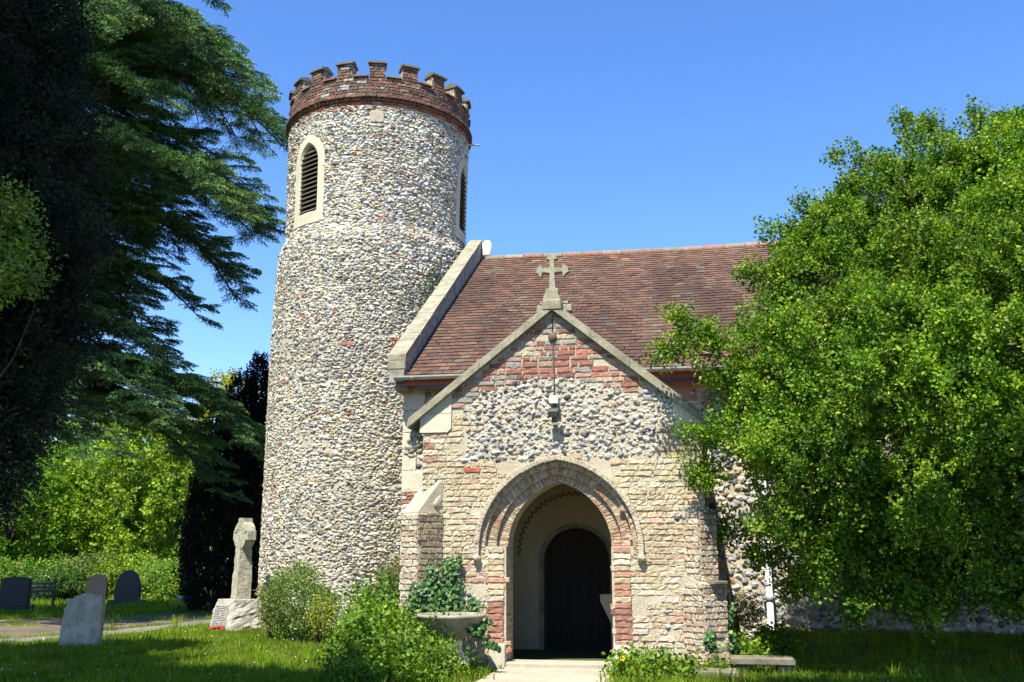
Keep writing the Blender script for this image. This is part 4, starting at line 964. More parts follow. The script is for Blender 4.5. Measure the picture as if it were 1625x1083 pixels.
lathe(mb, [(.0, 0), (.08, 0), (.1, .12), (.09, .12)], c, 12)
fp = empty('flower_pot', tuple(c), 'pot of purple flowers in front of the small dark headstone', 'flower pot'); local(mb.build('pot', M['slab']), fp)
mb = MB(); a = rng.normal(size=(140, 3)) * np.array([.11, .08, .06]); a[:, 2] = np.abs(a[:, 2]) + .13
tvp = np.array([(-.5, 0, 0), (0, .5, .1), (.5, 0, 0), (0, -.5, .1)]); scatter(mb, tvp, np.array([[0, 1, 2, 3]]), a + c, rng.normal(size=(140, 3)) + [0, -.5, 1], .05, pal(rng, 140, [(.25, .16, .6), (.18, .1, .45)], [1, 1]), rng)
local(mb.build('flowers', M['petal']), fp)
for i, (px, py, r_) in enumerate(((241, 947, .16), (251, 947, .12), (259, 949, .14), (275, 946, .2))):
    g = at_g(px, py); mb = MB(); lump(mb, (g[0], g[1], float(gz(g[0], g[1])) + r_ * .3), (r_ * 1.2, r_, r_ * .7), i + 4, .25, 2)
    tag(mb.build('grave_marker', M['rough_stone']), ['small white stone marker, leftmost of the row on the far lit lawn', 'second small white stone marker from the left on the far lawn', 'small white stone marker third along on the far lawn', 'largest low white stone marker at the right end of the far row'][i], 'grave marker', 'small white markers on the far lawn')
# iron bench beside the flat topped headstone
bg_ = at_g(50, 968); root = empty('iron_bench', (bg_[0], bg_[1], float(gz(bg_[0], bg_[1]))), 'dark iron garden bench seen end on beside the flat topped granite headstone', 'bench', rz=.5)
bz = float(gz(bg_[0], bg_[1])); b0 = np.array([bg_[0], bg_[1], bz]); Rb = rotz(.5)
for s in (-.6, .6):
    mb = MB(); 
    for P in ([(s, -.25, 0), (s, -.2, .25), (s, -.24, .43), (s, -.22, .6), (s, .15, .63)], [(s, .28, 0), (s, .2, .25), (s, .2, .45), (s, .3, .85)], [(s, -.22, .43), (s, .2, .42)]): tube(mb, np.array(P) @ Rb.T + b0, .022, 8)
    local(mb.build('bench_end', M['iron']), root)
for k in range(5):
    mb = MB(); box(mb, b0 + Rb @ np.array([0, -.2 + k * .1, .45]), (.62, .038, .014), rot=Rb); local(mb.build('seat_slat', M['louvre']), root)
for k in range(3):
    mb = MB(); box(mb, b0 + Rb @ np.array([0, .23 + k * .03, .56 + k * .12]), (.62, .012, .04), rot=Rb); local(mb.build('back_slat', M['louvre']), root)
# low boundary wall, far left
mb = MB(); g = aty(-60, 935, 41); box(mb, (g[0], 41, .55), (3.2, .16, .75)); root = empty('boundary_wall', (g[0], 41, -.1), 'low pale boundary wall with brick coping behind the graves, far left', 'wall'); local(mb.build('wall_body', M['plaster']), root)
mb = MB(); R_ = courses(g[0] - 3.2, g[0] + 3.2, 0, .1, .09, rng); bricks(mb, R_, .2, pal(rng, len(R_), [(.4, .22, .13), (.35, .18, .1)], [1, 1]), rng, lambda u, v, n: np.stack([u, 41 - n, 1.3 + v], 1), 0, depth=.4); local(mb.build('wall_coping', M['brick']), root)
# stone urn by the porch
uc_ = aty(717, 975, 11.35); uz = .27; H_ = uc_[2] - uz
urn = empty('garden_urn', (uc_[0], 11.35, uz), 'shallow stone urn on a pedestal among ivy and weeds left of the porch door', 'urn')
mb = MB(); lathe(mb, [(0, H_ - .14), (.30, H_ - .10), (.375, H_ - .02), (.385, H_ + .005), (.405, H_ + .005), (.415, H_ - .012), (.405, H_ - .035), (.37, H_ - .05), (.33, H_ - .10), (.24, H_ - .2), (.17, H_ - .26), (.13, H_ - .285), (.12, H_ - .30)], (uc_[0], 11.35, uz), 40)
local(mb.build('bowl', M['coping_stone']), urn)
mb = MB(); lathe(mb, [(.12, H_ - .30), (.135, H_ - .31), (.125, H_ - .335), (.12, H_ - .40), (.14, H_ - .43), (.18, H_ - .46), (.215, H_ - .51), (.22, H_ - .56), (.21, .02), (.22, 0)], (uc_[0], 11.35, uz), 32)
local(mb.build('pedestal', M['whitewash']), urn)
mb = MB(); lathe(mb, [(0, H_ - .05), (.33, H_ - .05), (.34, H_ - .09)], (uc_[0], 11.35, uz), 24); local(mb.build('soil', M['earth']), urn)
# low stone benches on the right
for (px0, px1, py, yy, zt, lab) in ((1159, 1262, 1043, 11.7, 0, 'low stone slab bench, farther and higher of the two right of the porch'), (1100, 1172, 1064, 11.1, 0, 'low stone slab bench half buried in weeds, nearer the path')):
    a = aty(px0, py, yy); b_ = aty(px1, py, yy); zt = a[2]; gg = float(gz(a[0], yy)); root = empty('stone_bench', ((a[0] + b_[0]) / 2, yy, gg), lab, 'bench', 'stone slab benches')
    mb = MB(); box(mb, ((a[0] + b_[0]) / 2, yy + .16, zt - .045), ((b_[0] - a[0]) / 2, .18, .04), bev=.012); local(mb.build('bench_slab', M['slab']), root)
    for s in (.22, .85):
        mb = MB(); hh = max(.05, (zt - .086 - gg + .1) / 2); box(mb, (a[0] + (b_[0] - a[0]) * s, yy + .17, zt - .086 - hh), (.09, .12, hh), bev=.01); local(mb.build('bench_support', M['slab']), root)
# overhead cable at the left
a = aty(-150, 715, 36); b_ = aty(620, 760, 30); t = np.linspace(0, 1, 24)[:, None]; P = a + (b_ - a) * t; P[:, 2] -= .9 * 4 * (t * (1 - t))[:, 0] * .35
mb = MB(); tube(mb, P, .012, 6); tag(mb.build('overhead_cable', M['iron']), 'thin sagging overhead cable crossing in front of the green trees', 'cable')

# ================================================================== VEGETATION
def leaf_cloud(rng, n, L, lw, ll, droop=.15, r0=.02, r1=.08, fold=.25, twig=True, up=.4, start=.12):
    """leafy twig along +Z: n quad leaves; returns verts, quads, tint per vert"""
    V = []; F = []; T = []
    for i in range(n):
        t = start + (1 - start) * (i + .5) / n; a = i * 2.4 + rng.normal() * .5
        c = np.array([0, 0, t * L]); d = np.array([cos(a), sin(a), up + .5 * rng.normal() * .4 + .5 * (t > .85)]); d = nrm(d)
        s = nrm(np.cross(d, rng.normal(size=3))); nn = np.cross(d, s)
        l = ll * (.7 + .6 * rng.random()) * (1 - .3 * t); wv = lw * (.7 + .6 * rng.random()); st = c + d * (r0 + (r1 - r0) * rng.random() * (1 - .6 * t))
        q = [st, st + d * l * .5 + s * wv * .5 + nn * fold * wv * .3, st + d * l, st + d * l * .5 - s * wv * .5 + nn * fold * wv * .3]
        V += q; F.append([4 * i, 4 * i + 1, 4 * i + 2, 4 * i + 3]); T += [.75 + .5 * rng.random()] * 4
    V = np.array(V); return V, np.array(F), np.array(T)
def shell_points(rng, lobes, n, rin=.72, up_bias=0., nfreq=1.4, camp=.35, thin=.0):
    """random points in the outer shell of a union of ellipsoid lobes; lobes (cx,cy,cz,rx,ry,rz)"""
    lobes = np.array(lobes, float); vol = lobes[:, 3] * lobes[:, 4] + lobes[:, 4] * lobes[:, 5] + lobes[:, 3] * lobes[:, 5]
    k = rng.choice(len(lobes), int(n * 1.9), p=vol / vol.sum()); d = nrm(rng.normal(size=(len(k), 3)))
    r = rin + (1 - rin) * rng.random(len(k)) ** .6; lb = lobes[k]
    bump_ = 1 + camp * (vnoise(d * 2.2 + k[:, None] * 7.3 + 11) - .5) * 2
    P = lb[:, :3] + d * lb[:, 3:] * (r * bump_)[:, None]; Nn = nrm(d / lb[:, 3:])
    keep = np.ones(len(P), bool)
    for j, l in enumerate(lobes):                # drop points deep inside another lobe
        q = ((P - l[:3]) / l[3:]); keep &= ~(((q ** 2).sum(1) < .5) & (k != j))
    if thin: keep &= vnoise(P * nfreq + 50) > thin
    P, Nn = P[keep], Nn[keep]; return P[:n], Nn[:n]
def limb(mb, a, b_, r0, r1, rng, wob=.08, n=9, sides=7):
    a, b_ = np.array(a, float), np.array(b_, float); t = np.linspace(0, 1, n)[:, None]; P = a + (b_ - a) * t
    L_ = np.linalg.norm(b_ - a); P[1:-1] += rng.normal(size=(n - 2, 3)) * wob * L_ * .25; P = np.stack([np.convolve(np.pad(P[:, i], 1, mode='edge'), [.25, .5, .25], 'valid') for i in range(3)], 1)
    tube(mb, P, np.linspace(r0, r1, n), sides); return P
def green(rng, n, cols, wts, P, f=.9, amp=.25, var=.12):
    c = pal(rng, n, cols, wts, var); c = c * (1 + amp * 2 * (vnoise(P * f + 33) - .5))[:, None]; return np.clip(c, .004, .6)

# ---------------------------------------------------------------- grass
rng = np.random.default_rng(3)
def tuft(rng, nb, h, w_, spread=.05):
    V = []; F = []; T = []
    for i in range(nb):
        a = rng.random() * 2 * pi; p = rng.normal(size=2) * spread; hh = h * (.5 + .8 * rng.random()); ln = hh * rng.uniform(.1, .7); b2 = rng.random() * 2 * pi
        s = np.array([cos(a), sin(a), 0]) * w_ * .5; base = np.array([p[0], p[1], -.01]); tip = base + np.array([cos(b2) * ln, sin(b2) * ln, hh]); mid = base + (tip - base) * .55 + np.array([0, 0, hh * .12])
        V += [base - s, base + s, mid + s * .8, tip, mid - s * .8]; F.append([5 * i, 5 * i + 1, 5 * i + 2, 5 * i + 3, 5 * i + 4]); T += [.7 + .6 * rng.random()] * 5
    return np.array(V), np.array(F), np.array(T)
mb = MB(); TF = [tuft(rng, 12, .07, .008) for _ in range(5)]; TT = [tuft(rng, 9, .15, .009, .03) for _ in range(3)]
def onpath(x, y):
    # distance tests against track, footpath and path
    def d(P):
        P = np.array(P); t = np.interp(y, P[:, 1], P[:, 0]); return np.abs(x - t)
    a = d([(-15.4, 9), (-14.2, 12.5), (-12.9, 16), (-12.1, 20), (-12.2, 26), (-14, 34)]) < 2.0
    b_ = d([(-13.6, 9), (-11.9, 12.4), (-10.6, 15.2), (-9.75, 18.6), (-9.6, 24), (-11, 33)]) < .36
    return (a & (vnoise(np.stack([x * 1.3, y * 1.3, 0 * x], 1)) > .32)) | b_ | ((x > -2.32) & (x < -.76) & (y < 12))
for (x0, x1, y0, y1, dens) in ((-11.5, -3.2, 8.6, 13.5, 210), (-13.5, -4, 13.5, 19, 120), (-32, -7, 19, 27, 26), (-40, -9, 27, 44, 12), (.6, 5.5, 8.6, 14.5, 170), (-3.2, .6, 8.6, 11.95, 90)):
    n = int((x1 - x0) * (y1 - y0) * dens); x = rng.uniform(x0, x1, n); y = rng.uniform(y0, y1, n)
    az = np.degrees(np.arctan2(x, y)); q = (az > -42) & (az < 22) & ~onpath(x, y) & (np.hypot(x - TC[0], y - TC[1]) > 2.25); x, y = x[q], y[q]; n = len(x)
    P = np.stack([x, y, gz(x, y)], 1); sc_ = (1.0 if dens > 100 else 1.5 if dens > 20 else 2.2)
    c = green(rng, n, [(.14, .24, .013), (.1, .185, .011), (.19, .27, .02), (.22, .22, .06)], [4, 3, 2.8, .9], P, 1.1, .3)
    k = rng.integers(0, 5, n)
    for j in range(5):
        s_ = k == j; tv, tf, tc = TF[j]; scatter(mb, tv, tf, P[s_], np.tile([0, 0, 1.], (s_.sum(), 1)) + rng.normal(size=(s_.sum(), 3)) * .12, sc_ * rng.uniform(.7, 1.35, s_.sum()), c[s_], rng, tcol=tc)
    tl = rng.random(n) < .035
    for j in range(3):
        s_ = tl & (rng.integers(0, 3, n) == j); tv, tf, tc = TT[j]; scatter(mb, tv, tf, P[s_], np.tile([0, 0, 1.], (s_.sum(), 1)), sc_ * rng.uniform(.6, 1.3, s_.sum()), c[s_] * np.array([1.3, 1.15, 1.2]), rng, tcol=tc)
tag(mb.build('grass', M['grass']), 'short lit and shaded green grass covering the churchyard', 'grass', kind='stuff')
# daisies scattered in the lawn
mb = MB(); n = 60; x = rng.uniform(-10.5, -3.6, n); y = rng.uniform(9.2, 17, n); P = np.stack([x, y, gz(x, y) + rng.uniform(.05, .09, n)], 1)
hx = np.array([(cos(a), sin(a), 0) for a in np.arange(6) * pi / 3]); scatter(mb, hx, np.array([[0, 1, 2, 3, 4, 5]]), P, np.tile([0, -.3, 1.], (n, 1)), .012, pal(rng, n, [(.75, .75, .7), (.7, .6, .1)], [5, 1]), rng)
tag(mb.build('daisies', M['petal']), 'tiny white daisies dotted over the left lawn', 'daisies', kind='stuff')

# ---------------------------------------------------------------- leafy weeds and shrubs
def bushy(name, lobes, n, tmpl_seed, lw, ll, L, nl, cols, wts, label, cat, mat='leaf', rin=.5, stems=None, up=.35, scale=(.8, 1.3), kind=None, group=None, thin=0., amp=.2, fr=2.0, base=None, camp=.35, cutz=None, updir=.8, trunk_r=.02, outdir=.8):
    rg = np.random.default_rng(tmpl_seed); TM = [leaf_cloud(rg, nl, L, lw, ll, up=up) for _ in range(4)]
    P, Nn = shell_points(rg, lobes, n, rin, camp=camp, thin=thin); 
    if cutz is not None: q = P[:, 2] > cutz(P[:, 0], P[:, 1]); P, Nn = P[q], Nn[q]
    mb = MB(); n = len(P); Z = Nn * outdir + np.array([0, 0, updir]) + rg.normal(size=(n, 3)) * .35; c = green(rg, n, cols, wts, P, fr, amp); k = rg.integers(0, 4, n)
    for j in range(4):
        s_ = k == j; tv, tf, tc = TM[j]; scatter(mb, tv, tf, P[s_] - nrm(Z[s_]) * L * .4, Z[s_], rg.uniform(*scale, s_.sum()), c[s_], rg, tcol=tc)
    if stems is None: o = mb.build(name, M[mat]); return tag(o, label, cat, group, kind)
    lb = np.array(lobes); c0 = base if base is not None else (lb[:, 0].mean(), lb[:, 1].mean(), float(gz(lb[:, 0].mean(), lb[:, 1].mean())))
    root = empty(name, tuple(c0), label, cat, group); local(mb.build('foliage', M[mat]), root)
    mb = MB()
    for i in range(stems):
        l = lb[rg.integers(0, len(lb))]; tgt = l[:3] + rg.normal(size=3) * l[3:] * .35; limb(mb, np.array(c0) + rg.normal(size=3) * np.array([.1, .1, 0]) * min(1, lb[0, 3]), tgt, trunk_r, trunk_r * .35, rg, .15)
    local(mb.build('stems', M['bark']), root); return root
def lob(px, py, y, rpx, ry=None, kz=1.):     # lobe from picture place, depth and radius in photo pixels
    c = aty(px, py, y); s = hypot(c[0], c[1]) / F * 1.02; r = rpx * s; return (c[0], c[1], c[2], r, ry or r * .8, r * kz)
GR = [(.13, .23, .014), (.10, .19, .012), (.17, .26, .02), (.05, .12, .014)]
# nettles and ground elder heaped left of the porch
L1 = [(-3.65, 11.5, .3, .5, .5, .68), (-3.1, 10.9, .22, .5, .5, .46), (-4.0, 12.5, .45, .42, .5, .72), (-3.45, 10.4, .12, .42, .5, .34), (-2.75, 10.3, .1, .34, .4, .3), (-3.95, 11.3, .2, .32, .4, .36), (-2.7, 10.9, .2, .3, .3, .34), (-4.4, 13.3, .45, .4, .5, .5), (-3.2, 11.6, .3, .3, .3, .5)]
cz_ = lambda x, y: gz(x, y) - .02
bushy('nettle_patch', L1, 2900, 21, .042, .06, .2, 12, GR, [3, 3, 2, 1], 'heap of bright green nettles and ground elder left of the porch', 'weeds', kind='stuff', rin=.35, cutz=cz_, up=.5, amp=.22, fr=2.5, updir=1.1)
bushy('tall_weeds', [(a[0], a[1], a[2] + a[5] * .25, a[3] * .95, a[4] * .9, a[5] * .85) for a in L1], 330, 28, .03, .075, .42, 20, [(.07, .15, .015), (.05, .12, .014), (.12, .2, .03), (.17, .22, .05)], [3, 3, 1.5, .7], 'taller narrow leaved stems standing up out of the nettle heap', 'weeds', kind='stuff', rin=.8, cutz=cz_, up=.3, amp=.3, fr=2.5, updir=1.6, outdir=.4)
bushy('weed_patch', [(-.55, 11.25, .22, .33, .4, .3), (-.15, 11.1, .2, .35, .4, .33), (.25, 11.55, .22, .22, .2, .22), (-.35, 10.6, .12, .35, .4, .2), (.72, 12.5, .34, .26, .25, .24), (1.15, 13.1, .5, .3, .3, .16)], 900, 22, .04, .055, .17, 12, GR, [3, 3, 2, 1], 'low leafy weeds right of the porch door and around the stone benches', 'weeds', kind='stuff', rin=.3, cutz=cz_, up=.5, updir=1.1)
g = at_g(470, 985)
bushy('variegated_shrub', [lob(478, 955, 15.3, 38, .5), lob(505, 962, 15.2, 28, .4), lob(455, 945, 15.4, 30, .4), lob(470, 920, 15.4, 22, .3), lob(475, 978, 15.2, 38, .4), lob(447, 978, 15.3, 22, .3), lob(505, 982, 15.1, 24, .3)], 880, 23, .026, .034, .17, 16, [(.16, .25, .05), (.11, .19, .03), (.25, .3, .11), (.06, .12, .02)], [3, 3, 1.6, 1.5], 'rounded grey green shrub against the foot of the round tower', 'shrub', stems=6, rin=.4)
bushy('low_shrub', [lob(432, 962, 15.5, 20, .3), lob(426, 948, 15.5, 14, .25), lob(434, 984, 15.4, 18, .3)], 130, 24, .028, .04, .14, 14, [(.22, .2, .03), (.16, .17, .03), (.3, .1, .06)], [3, 3, .8], 'small yellow green shrub with reddish tips right of the memorial base', 'shrub', stems=3, rin=.3)
bushy('golden_shrub', [lob(512, 968, 14.6, 17, .25), lob(500, 975, 14.6, 12, .25), lob(511, 990, 14.5, 16, .25)], 110, 25, .028, .036, .12, 14, [(.22, .25, .03), (.15, .2, .03)], [1, 1], 'tiny golden leaved shrub in front of the grey green one', 'shrub', stems=3, rin=.3)
bushy('feathery_shrub', [lob(630, 925, 12.9, 26, .25), lob(648, 912, 12.9, 16, .2)], 260, 26, .012, .035, .2, 20, [(.15, .17, .05), (.1, .13, .04)], [1, 1], 'feathery olive shrub where the tower meets the buttress', 'shrub', stems=4, rin=.3)
bushy('wall_shrub', [lob(1182, 975, 13.6, 22, .2), lob(1165, 968, 13.7, 14, .15)], 170, 27, .014, .034, .16, 16, [(.17, .18, .05), (.12, .15, .035)], [1, 1], 'wispy olive shrub at the foot of the flint wall by the downpipe', 'shrub', stems=3, rin=.3)
# ivy
def ivy(name, cols_, label, rootp):
    mb = MB(); ms = MB(); rg = np.random.default_rng(abs(hash(label)) % 1000 if False else len(label) * 7)
    tv = np.array([(0, 0, 0), (.5, .35, .06), (.42, .75, 0), (0, 1.05, .05), (-.42, .75, 0), (-.5, .35, .06)]); tf = np.array([[0, 1, 2, 3, 4, 5]])
    for (px0, py0, px1, py1, y, wd, n) in cols_:
        a = aty(px0, py0, y); b_ = aty(px1, py1, y); t = rg.random(n) ** .8; lx = rg.normal(size=n) * wd * (1 - .75 * t)
        P = a + (b_ - a) * t[:, None]; P[:, 0] += lx + .03 * np.sin(t * 9); P[:, 1] = y - .01 - np.abs(rg.normal(size=n)) * .055 * (1.3 - t)
        Nn = np.tile([0, -1., .35], (n, 1)) + rg.normal(size=(n, 3)) * .4; Nn = nrm(Nn); X = nrm(np.cross(np.tile([0, 0, 1.], (n, 1)) + rg.normal(size=(n, 3)) * .5, Nn)); Y = -np.cross(Nn, X)
        Mx = np.stack([X, Y, Nn], 2); s_ = rg.uniform(.025, .055, n); v = np.einsum('nij,nkj->nki', Mx, tv[None] * s_[:, None, None]) + P[:, None]
        c = pal(rg, n, [(.035, .1, .025), (.06, .14, .03), (.12, .2, .04), (.02, .06, .02)], [4, 3, 1.5, 2], .2)
        mb.add(v.reshape(-1, 3), (tf[None] + (np.arange(n) * 6)[:, None, None]).reshape(-1, 6), np.repeat(c, 6, 0))
        for k in range(4): limb(ms, a + [rg.normal() * wd * .4, -.005, 0], b_ + [rg.normal() * wd * .5, -.005, (rg.random() - .3) * .3], .006, .002, rg, .06, 10, 5)
    root = empty(name, rootp, label, 'ivy', 'ivy on the porch'); local(mb.build('leaves', M['ivy']), root); local(ms.build('stems', M['bark']), root)
ivy('ivy', [(688, 985, 681, 898, 11.78, .10, 620)], 'ivy column climbing the left buttress above the urn, left of the two', tuple(aty(688, 990, 11.78)))
ivy('ivy', [(712, 985, 712, 885, 11.86, .13, 850), (722, 940, 726, 880, 11.92, .04, 120)], 'denser ivy column climbing between buttress and door, right of the two', tuple(aty(712, 990, 11.85)))
ivy('ivy', [(755, 1000, 748, 948, 11.92, .09, 230), (745, 990, 778, 985, 11.5, .05, 160), (755, 990, 760, 1010, 11.25, .07, 220), (775, 1015, 790, 1030, 11.3, .05, 90)], 'small bright ivy trailing over the right rim of the urn', tuple(aty(755, 1000, 11.9)))
ivy('ivy', [(1150, 1035, 1154, 955, 12.1, .07, 330), (1130, 1030, 1125, 1000, 11.6, .06, 160)], 'thin ivy strand climbing the foot of the right buttress', tuple(aty(1152, 1035, 12.1)))
ivy('ivy', [(672, 985, 660, 925, 11.7, .10, 330)], 'pale ivy mingled with nettles at the left corner of the buttress', tuple(aty(666, 990, 11.7)))
# little plants rooted in the tower wall beside the coping
mb = MB(); TM = leaf_cloud(rng, 12, .12, .03, .04)
for px, py, s_ in ((672, 478, 5), (702, 425, 7), (692, 442, 4), (642, 476, 3), (680, 460, 4)):
    d = ray(px, py); hh = hypot(d[0], d[1]); P = CP + d / hh * 19.2; P = P + rng.normal(size=(s_ * 3, 3)) * np.array([.14, .02, .12])
    v = P - TC; v[:, 2] = 0; P[:, :2] = TC[:2] + nrm(v)[:, :2] * 2.2; scatter(mb, TM[0], TM[1], P, rng.normal(size=(len(P), 3)) * .5 + nrm(v), rng.uniform(.5, 1, len(P)), (.07, .11, .025), rng, tcol=TM[2])
tag(mb.build('wall_plant', M['leaf']), 'tufts of green weeds rooted in the flint beside the sloping coping', 'plant')

yf = aty(988, 1046, 11.0); mb = MB()
for a in np.arange(5) * 1.2566: lump(mb, (yf[0] + .018 * cos(a), 11.0, yf[2] + .018 * sin(a)), (.016, .01, .016), int(a), .2, 3, (.6, .45, .02), 0, lvl=2)
tube(mb, [(yf[0], 11.005, yf[2]), (yf[0] + .02, 11.02, .3)], .004, 5, (.08, .16, .02)); tag(mb.build('yellow_flower', M['petal']), 'single yellow flower among the weeds at the right foot of the door', 'flower')
# ---------------------------------------------------------------- big bright tree on the right
lb = [lob(1535, 340, 12.2, 95), lob(1390, 430, 12.0, 95), lob(1310, 480, 11.8, 80), lob(1250, 590, 11.6, 90), lob(1600, 480, 11.6, 165), lob(1400, 600, 11.0, 140), lob(1205, 680, 11.6, 55), lob(1290, 730, 11.3, 100),
      lob(1460, 800, 11.5, 135), lob(1610, 760, 11.4, 145), lob(1255, 815, 12.2, 60), lob(1345, 880, 11.8, 78), lob(1480, 890, 11.7, 70), lob(1620, 880, 11.4, 80), lob(1660, 330, 12.2, 110), lob(1760, 600, 11.5, 240), lob(1560, 620, 10.8, 110),
      lob(1170, 590, 11.5, 42), lob(1135, 700, 11.7, 16), lob(1285, 395, 12, 34), lob(1440, 320, 12.3, 50), lob(1500, 262, 12.6, 34), lob(1600, 262, 12.4, 46), lob(1360, 350, 12.2, 40), lob(1800, 320, 12.4, 170), lob(1720, 860, 11, 110)]
lb = [(l[0] + .05, l[1], l[2], l[3] * .88, l[4] * .9, l[5] * .88) for l in lb]
rg = np.random.default_rng(31); TM = [leaf_cloud(rg, 24, .25, .039, .054, r1=.07) for _ in range(6)]
CT, CN = shell_points(rg, lb, 1750, .72, camp=.5, thin=.3, nfreq=1.4); nc = len(CT); K = 11      # boughs: clumps of sprays with dark gaps between
CN = nrm(CN + np.array([-.05, -.1, .35]) + rg.normal(size=(nc, 3)) * .35); sz = rg.uniform(.6, 1.35, nc)
of = nrm(rg.normal(size=(nc, K, 3)) + CN[:, None] * 1.5) * (rg.random((nc, K, 1)) ** .5) * .21 * sz[:, None, None]
P = (CT[:, None] + of).reshape(-1, 3); Nn = (CN[:, None] * .8 + of * 3.5).reshape(-1, 3); P2, N2 = shell_points(rg, lb, 4200, .1, camp=.2); P2 = P2 - N2 * .15
# projecting sprays
S_ = []; 
for (ax, ay, bx_, by_, y) in ((1130, 560, 1045, 570, 11.5), (1140, 560, 1070, 508, 11.5), (1440, 260, 1325, 252, 12.2), (1400, 290, 1345, 300, 12.2), (1440, 260, 1438, 192, 12.4), (1560, 260, 1548, 182, 12.5), (1310, 400, 1220, 370, 12), (1170, 680, 1128, 690, 11.6), (1250, 450, 1185, 432, 12), (1150, 740, 1110, 760, 11.7), (1620, 220, 1600, 190, 12.5), (1180, 840, 1135, 860, 12.2), (1250, 900, 1200, 880, 12.5), (1480, 240, 1475, 205, 12.4), (1340, 360, 1275, 330, 12.0), (1150, 480 + 90, 1120, 530, 11.6), (1300, 905, 1255, 935, 12.0), (1640, 230, 1625, 195, 12.4)):
    a, b_ = aty(ax, ay, y), aty(bx_, by_, y); n = 46; t = rg.random(n)[:, None]; q = a + (b_ - a) * t + rg.normal(size=(n, 3)) * .075 * (1.3 - t); S_.append((q, np.tile(nrm(b_ - a), (n, 1)) + rg.normal(size=(n, 3)) * .6))
P = np.concatenate([P, P2] + [q[0] for q in S_]); Nn = np.concatenate([Nn, N2] + [q[1] for q in S_]); n = len(P)
Z = Nn * .9 + np.array([-.05, -.1, .35]) + rg.normal(size=(n, 3)) * .4; c = green(rg, n, [(.125, .235, .011), (.085, .18, .012), (.165, .27, .014), (.25, .31, .04), (.045, .11, .014)], [3.2, 3, 2.3, .6, 1.8], P, 1.0, .22); k = rg.integers(0, 6, n)
tb = aty(1700, 1010, 12.6); tree = empty('broadleaf_tree', (tb[0], tb[1], .5), 'big bright green small leaved tree leaning over the nave wall on the right', 'tree')
mb = MB()
for j in range(6): s_ = k == j; scatter(mb, TM[j][0], TM[j][1], P[s_], Z[s_], rg.uniform(.65, 1.15, s_.sum()), c[s_], rg, tcol=TM[j][2])
local(mb.build('crown', M['leaf']), tree)
mb = MB(); base = np.array([tb[0], tb[1], .3])
for i in range(4): limb(mb, base + rg.normal(size=3) * [.15, .15, 0], base + [rg.normal() * .5, rg.normal() * .4, 2.2], .12, .07, rg, .1)
for l in lb[:22]: limb(mb, base + [rg.normal() * .4, rg.normal() * .3, 1.6 + rg.random()], np.array(l[:3]) + rg.normal(size=3) * .2, .05, .012, rg, .16)
for q in S_: limb(mb, q[0].mean(0) - nrm(q[1].mean(0)) * .5, q[0].mean(0) + nrm(q[1].mean(0)) * .35, .012, .004, rg, .05)
local(mb.build('trunk', M['bark']), tree)

# ---------------------------------------------------------------- cedar
def needle_spray(rg, L=.34, nt=7, dens=7):
    """flat fan of twigs in the XZ plane pointing +Z (X across, Y up side), each twig set with needle tufts"""
    V = []; F = []; T = []
    def tuft_(p, d, s, tc):
        for i in range(3):
            e = nrm(d + rg.normal(size=3) * .55); w_ = nrm(np.cross(e, rg.normal(size=3))) * s * .16; b0 = len(V)
            V.extend([p - w_ * .4, p + e * s * .55 + w_, p + e * s, p + e * s * .55 - w_]); F.append([b0, b0 + 1, b0 + 2, b0 + 3]); T.extend([tc] * 4)
    for i in range(nt):
        t = i / (nt - 1); o_ = np.array([0, 0, t * L * .6]); sd = -1 if i % 2 else 1; a = (1 - t) * 1.1 * sd + rg.normal() * .1; ll = L * (.55 + .35 * rg.random()) * (1 - .25 * t)
        d = np.array([sin(a), -.08, cos(a)])
        for j in range(dens): u = (j + .5) / dens; tuft_(o_ + d * ll * u + np.array([0, -.05 * u * u, 0]), nrm(d + np.array([0, .5, 0])), .055, .8 + .4 * rg.random() + .25 * (u > .7))
    return np.array(V), np.array(F), np.array(T)
